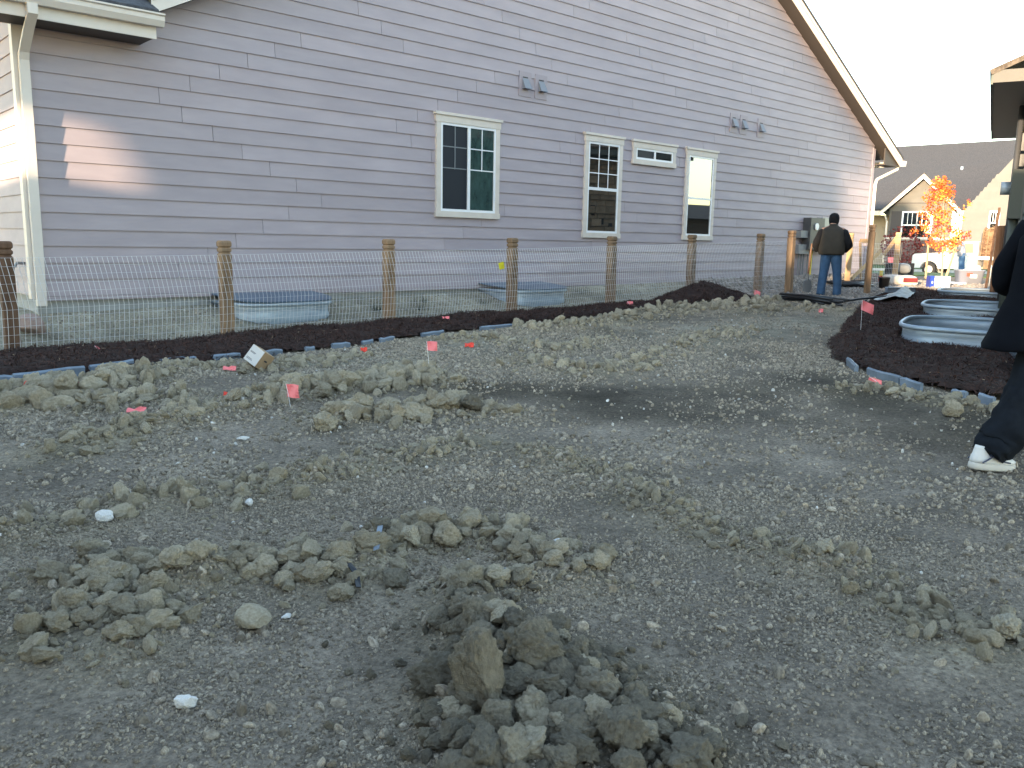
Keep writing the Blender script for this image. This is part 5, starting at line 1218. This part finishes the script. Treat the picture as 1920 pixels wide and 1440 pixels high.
single('dirt_clod', (85, 1250), (.05, .036, .030), 'clod', 'pale egg-shaped clod lying alone left of the leftmost heap', 510, 'dirt clod', (0, 0, -.5))
single('dirt_clod', (55, 1205), (.04, .04, .045), 'clod', 'dark sided clod above the egg-shaped one', 511, 'dirt clod', (0, .2, 1))
single('rock', (478, 1180), (.072, .05, .05), 'tan_stone', 'smooth tan flat-topped rock below the heap left of centre', 512, 'rock', (.25, 0, -.75), .2, .03, .08)
single('stone', (350, 1330), (.035, .026, .026), 'white_stone', 'bright white stone lying alone at the lower left', 513, rot=(0, .2, -.4), sink=.2, fl=.05)
single('stone', (537, 1162), (.020, .014, .011), 'white_stone', 'small white stone just right of the tan flat-topped rock', 514, sink=.3, fl=.04)
single('stone', (196, 990), (.042, .03, .03), 'white_stone', 'whitish rounded stone in the middle left row', 515, rot=(0, 0, -.5), sink=.25, fl=.04)
single('stone', (466, 953), (.022, .02, .022), 'white_stone', 'pale upright pebble right of the middle left row', 516, sink=.2, fl=.03)
single('stone', (455, 825), (.04, .025, .018), 'white_stone', 'flat white stone on the bare dirt left of centre', 517, sink=.3, fl=.04)
single('stone', (1045, 1022), (.028, .018, .014), 'white_stone', 'white flat pebble right of the central heap', 518, sink=.3, fl=.04)
single('stone', (945, 1100), (.028, .018, .028), 'metalgrey', 'grey pointed stone chip standing in the central heap', 519, sink=.0, fl=.03)
single('stone', (905, 1408), (.026, .020, .018), 'white_stone', 'pale speckled pebble at the foot of the bottom centre heap', 520, sink=.1, fl=.03)
single('rock', (62, 628), (.20, .14, .13), 'red_stone', 'reddish boulder beside the house corner behind the fence', 521, 'rock', (0, .15, -.5), .3, .02, .08)
single('rock', (1545, 1062), (.055, .04, .032), 'tan_stone', 'tan rough clod at the middle of the right diagonal line', 522, 'rock', (0, 0, .5), .3, .12)
single('rock', (1885, 1200), (.085, .05, .045), 'tan_stone', 'broad crumbly tan clod at the right edge of the foreground', 523, 'rock', (0, 0, .3), .3, .14)
single('rock', (1785, 778), (.12, .08, .075), 'clod', 'round olive clod beside the right bed edging', 524, 'rock', (0, 0, .3), .35, .1)
single('rock', (560, 820), (.10, .07, .05), 'clod', 'flat crusted clod below the upper row', 525, 'rock', (0, 0, -.6), .35, .12) if False else None
# strips of torn black fabric in the central heap
def ribbon(name, px, label, m_, w_):
    pts = [G(*q) for q in px]; t = thing(name, label, 'fabric strip', tuple(pts[0])); V_ = []
    for i, q in enumerate(pts):
        q = q - pts[0]; V_ += [q + Vector((-w_, 0, .035)), q + Vector((w_, -.5 * w_, .03 + .01 * (i % 2)))]
    o = MB().add(V_, [(2 * i, 2 * i + 1, 2 * i + 3, 2 * i + 2) for i in range(len(pts) - 1)]).build('strip', m_, t); o.modifiers.new('t', 'SOLIDIFY').thickness = .004
ribbon('fabric_strip', [(714, 1010), (712, 1030), (708, 1050), (705, 1075)], 'torn black fabric strip at the left of the central heap', 'edging', .012)
ribbon('fabric_strip', [(650, 1090), (668, 1105), (672, 1120)], 'small black fabric strip right of the heap left of centre', 'blackplastic', .01)
ribbon('fabric_strip', [(930, 1075), (932, 1090), (934, 1108)], 'thin black strip beside the grey pointed chip', 'blackplastic', .008)

# scattered small stuff through geometry nodes
def instancer(name, pts, rot, scl, meshes, label, cat):
    me = bpy.data.meshes.new(name); n_ = len(pts); me.vertices.add(n_); me.vertices.foreach_set('co', np.asarray(pts, np.float32).ravel())
    for an, dt in (('rot', rot), ('scl', scl)):
        a = me.attributes.new(an, 'FLOAT_VECTOR', 'POINT'); a.data.foreach_set('vector', np.asarray(dt, np.float32).ravel())
    o = bpy.data.objects.new(name, me); COL.objects.link(o); tag(o, label, cat, kind='stuff')
    cl = bpy.data.collections.new(name + '_shapes')
    for i, mm in enumerate(meshes): cl.objects.link(bpy.data.objects.new(f'{name}_shape', mm))
    ng = bpy.data.node_groups.new(name, 'GeometryNodeTree'); ng.interface.new_socket('Geometry', in_out='INPUT', socket_type='NodeSocketGeometry'); ng.interface.new_socket('Geometry', in_out='OUTPUT', socket_type='NodeSocketGeometry')
    N = ng.nodes; gi = N.new('NodeGroupInput'); go = N.new('NodeGroupOutput'); ip = N.new('GeometryNodeInstanceOnPoints'); ci = N.new('GeometryNodeCollectionInfo')
    ci.inputs['Collection'].default_value = cl; ci.inputs['Separate Children'].default_value = True; ci.inputs['Reset Children'].default_value = True
    ra = N.new('GeometryNodeInputNamedAttribute'); ra.data_type = 'FLOAT_VECTOR'; ra.inputs['Name'].default_value = 'rot'; er = N.new('FunctionNodeEulerToRotation')
    sa = N.new('GeometryNodeInputNamedAttribute'); sa.data_type = 'FLOAT_VECTOR'; sa.inputs['Name'].default_value = 'scl'
    rv = N.new('FunctionNodeRandomValue'); rv.data_type = 'INT'; rv.inputs['Min'].default_value = 0 if False else 0
    for sck in rv.inputs:
        if sck.type == 'INT' and sck.name == 'Max': sck.default_value = len(meshes) - 1
        if sck.type == 'INT' and sck.name == 'Min': sck.default_value = 0
    mp_n = N.new('GeometryNodeMeshToPoints')
    ng.links.new(gi.outputs[0], mp_n.inputs['Mesh']); ng.links.new(mp_n.outputs[0], ip.inputs['Points']); ng.links.new(ci.outputs[0], ip.inputs['Instance']); ip.inputs['Pick Instance'].default_value = True
    iv = [s_ for s_ in rv.outputs if s_.type == 'INT'][0]; ng.links.new(iv, ip.inputs['Instance Index'])
    ng.links.new(ra.outputs[0], er.inputs[0]); ng.links.new(er.outputs[0], ip.inputs['Rotation']); ng.links.new(sa.outputs[0], ip.inputs['Scale']); ng.links.new(ip.outputs[0], go.inputs[0])
    md = o.modifiers.new('scatter', 'NODES'); md.node_group = ng; return o
def rots(n_, flat_=False):
    r_ = RNG.random((n_, 3)) * 6.283
    if flat_: r_[:, :2] = RNG.normal(0, .35, (n_, 2))
    return r_
def scl3(s_, fl=.8): n_ = len(s_); return np.stack([s_ * RNG.uniform(.8, 1.3, n_), s_ * RNG.uniform(.7, 1.1, n_), s_ * RNG.uniform(.55, .95, n_) * fl], -1)
CM = [rock_mesh(200 + i, 4, 10, .24, .17) for i in range(8)]
for m_ in CM: m_.materials.append(MATS['clod']); m_.polygons.foreach_set('use_smooth', [True] * len(m_.polygons))
CMD = [m_.copy() for m_ in CM[:4]]
for m_ in CMD: m_.materials.clear(); m_.materials.append(MATS['clod_dark'])
rest = order[N_SINGLE:]
for nm_, sel, ms in (('loose_clods', [i for i in rest if cand[i][0] != 'front'], CM), ('dark_loose_clods', [i for i in rest if cand[i][0] == 'front'], CMD)):
    x_ = np.array([cand[i][1] for i in sel]); y_ = np.array([cand[i][2] for i in sel]); s_ = szv[sel]; S3 = scl3(s_)
    instancer(nm_, np.stack([x_, y_, ground(x_, y_) + S3[:, 2] * .5], -1), rots(len(sel)), S3, ms, 'crumbled small clods filling the dirt heaps' if nm_[0] == 'l' else 'crumbled dark clods filling the bottom centre heap', 'clods')
# fine crumbs over all the open dirt, thinning with distance
PB = [rock_mesh(300 + i, 2, 6, .2, .05) for i in range(8)]
for m_ in PB: m_.materials.append(MATS['pebble'])
def scatter(n_, x0, x1, y0, y1, keep):
    x_ = RNG.uniform(x0, x1, n_); y_ = RNG.uniform(y0, y1, n_); k = keep(x_, y_) & ~is_mulch(x_, y_) & ~in_well(x_, y_, .05); return x_[k], y_[k]
def infov(x_, y_):
    a = np.degrees(np.arctan2(y_, x_)) - 47.93; return (np.abs(a) < 36) & (np.hypot(x_, y_) > 1.5)
PT = []
for n_, x0, x1, y0, y1, lo, hi, pw, fn in ((420000, -.2, 5.2, .2, 5.5, .0020, .009, 2.6, lambda d: d < 4.6), (190000, 0, 9.5, .5, 9.8, .0045, .018, 3.0, lambda d: (d >= 4.4)), (22000, 0, 9.5, .5, 9.8, .008, .028, 3.6, lambda d: d > 2), (26000, 2, 16, 4, 11.35, .008, .022, 2.0, lambda d: d > 8)):
    x_, y_ = scatter(n_, x0, x1, y0, y1, lambda a, b_: infov(a, b_) & fn(np.hypot(a, b_)))
    dn = vnoise(x_, y_, 1.6) + .7 * vnoise(x_, y_, 4.5); k = RNG.random(len(x_)) < np.clip(.62 + 1.5 * dn, .14, 1); x_, y_ = x_[k], y_[k]
    X, Y = x_, y_; mo_ = np.clip(blob([(960, 735), (1150, 745), (1400, 735), (1560, 715), (1640, 760), (1860, 800)], .55) + .7 * blob([(1100, 775), (1500, 790), (1800, 830)], .45), 0, 1); k = RNG.random(len(x_)) > .92 * mo_; x_, y_ = x_[k], y_[k]
    s_ = lo + (hi - lo) * RNG.random(len(x_)) ** pw; PT.append((x_, y_, s_))
x_ = np.concatenate([q[0] for q in PT]); y_ = np.concatenate([q[1] for q in PT]); s_ = np.concatenate([q[2] for q in PT]); S3 = scl3(s_)
instancer('dirt_crumbs', np.stack([x_, y_, ground(x_, y_) + S3[:, 2] * .3], -1), rots(len(x_)), S3, PB, 'fine crumbs and grit covering the open dirt', 'crumbs')
WP = [m_.copy() for m_ in PB[:4]]
for m_ in WP: m_.materials.clear(); m_.materials.append(mat('pale_pebble', (.40, .37, .33), .85, col2=(.62, .60, .57), nscale=.7, rand=.25))
x_, y_ = scatter(900, 0, 12, .3, 11.3, infov); s_ = (.003 + .009 * RNG.random(len(x_)) ** 2) * np.clip(np.hypot(x_, y_) / 4, .8, 1.6)
instancer('white_pebbles', np.stack([x_, y_, ground(x_, y_) + s_ * .5], -1), rots(len(x_)), scl3(s_), WP, 'tiny white pebbles dotted over the dirt', 'pebbles')
# river rock around the gate
RR = [rock_mesh(400 + i, 3, 4, .15, .02) for i in range(6)]
for m_ in RR: m_.materials.append(MATS['river_rock']); m_.polygons.foreach_set('use_smooth', [True] * len(m_.polygons))
x_, y_ = scatter(26000, 15, 27, 5.5, 11.4, lambda a, b_: (a + .6 * vnoise(a, b_, 1.3) > 15.9) & infov(a, b_)); s_ = .02 + .035 * RNG.random(len(x_)) ** 1.5
instancer('river_gravel', np.stack([x_, y_, ground(x_, y_) + s_ * .4], -1), rots(len(x_)), scl3(s_), RR, 'tan and grey river gravel around the gate and the far side of the yard', 'gravel')
# mulch shreds
def shred_mesh(seed):
    rg = random.Random(seed); rings = []; bend = rg.uniform(-.5, .5); w_ = rg.uniform(.07, .16)
    for i in range(5):
        u = i / 4 - .5; k = max(.25, 1 - abs(u * 1.9) ** 3) * w_; c_ = Vector((u * 2, bend * u * u + rg.uniform(-.05, .05), rg.uniform(-.06, .06))); rings.append([c_ + Vector((0, k, 0)), c_ + Vector((0, 0, k * .45)), c_ + Vector((0, -k, 0)), c_ + Vector((0, 0, -k * .3))])
    return MB().loft(rings).mesh('shred')
SH = [shred_mesh(600 + i) for i in range(8)]
for m_ in SH: m_.materials.append(MATS['mulch_shred'])
def shreds(name, n_, x0, x1, y0, y1, label, lo=.014, hi=.045):
    x_ = RNG.uniform(x0, x1, n_); y_ = RNG.uniform(y0, y1, n_); mh = mulch_h(x_, y_); k = mh > .008; x_, y_, mh = x_[k], y_[k], mh[k]; s_ = lo + (hi - lo) * RNG.random(len(x_)) ** 1.6; r_ = rots(len(x_), True); r_[:, 1] *= 1.5
    instancer(name, np.stack([x_, y_, ground(x_, y_) + mh + .02 * vnoise(x_, y_, 7) + RNG.uniform(.0, .02, len(x_))], -1), r_, np.stack([s_, s_, s_], -1), SH, label, 'mulch')
shreds('mulch_shreds', 60000, .3, 15, 7.9, 10.1, 'shredded bark of the mulch strip along the fence'); shreds('mulch_shreds', 130000, 7.4, 21, 1.5, 9, 'shredded bark of the right mulch bed')
x_ = RNG.uniform(7.4, 13, 420); y_ = RNG.uniform(1.8, 7, 420); k = mulch_h(x_, y_) > .06; x_, y_ = x_[k], y_[k]; s_ = .012 + .022 * RNG.random(len(x_)) ** 2
CH = [m_.copy() for m_ in SH[:4]]
for m_ in CH: m_.materials.clear(); m_.materials.append(MATS['wood_chip'])
x2 = RNG.uniform(.5, 12, 160); y2 = RNG.uniform(8.1, 9.8, 160); k = mulch_h(x2, y2) > .05; x_ = np.concatenate([x_, x2[k]]); y_ = np.concatenate([y_, y2[k]]); s_ = np.concatenate([s_, .012 + .03 * RNG.random(k.sum()) ** 3])
instancer('wood_chips', np.stack([x_, y_, top(x_, y_) + .022], -1), rots(len(x_), True), np.stack([s_, s_, s_], -1), CH, 'pale wood chips lying on the dark mulch', 'wood chips')
# dry weeds in the strip behind the fence
wd = MB()
for cx_, cy_ in ((7.6, 10.6), (7.9, 10.9), (11.6, 10.9), (6.9, 10.7), (12.4, 10.8), (9.0, 10.7)):
    for i in range(40):
        a = random.uniform(0, 6.28); r_ = random.uniform(0, .16); h_ = random.uniform(.05, .2); gz_ = float(ground(cx_, cy_)); p = Vector((cx_ + r_ * math.cos(a), cy_ + r_ * math.sin(a), gz_)); q = p + Vector((random.uniform(-.08, .08), random.uniform(-.08, .08), h_)); s_ = Vector((.006, .004, 0))
        wd.add([p - s_, p + s_, q], [(0, 1, 2)])
tag(wd.build('weeds', 'weed'), 'sparse dark weeds in the dirt strip between the fence and the grey house', 'weeds', kind='stuff')
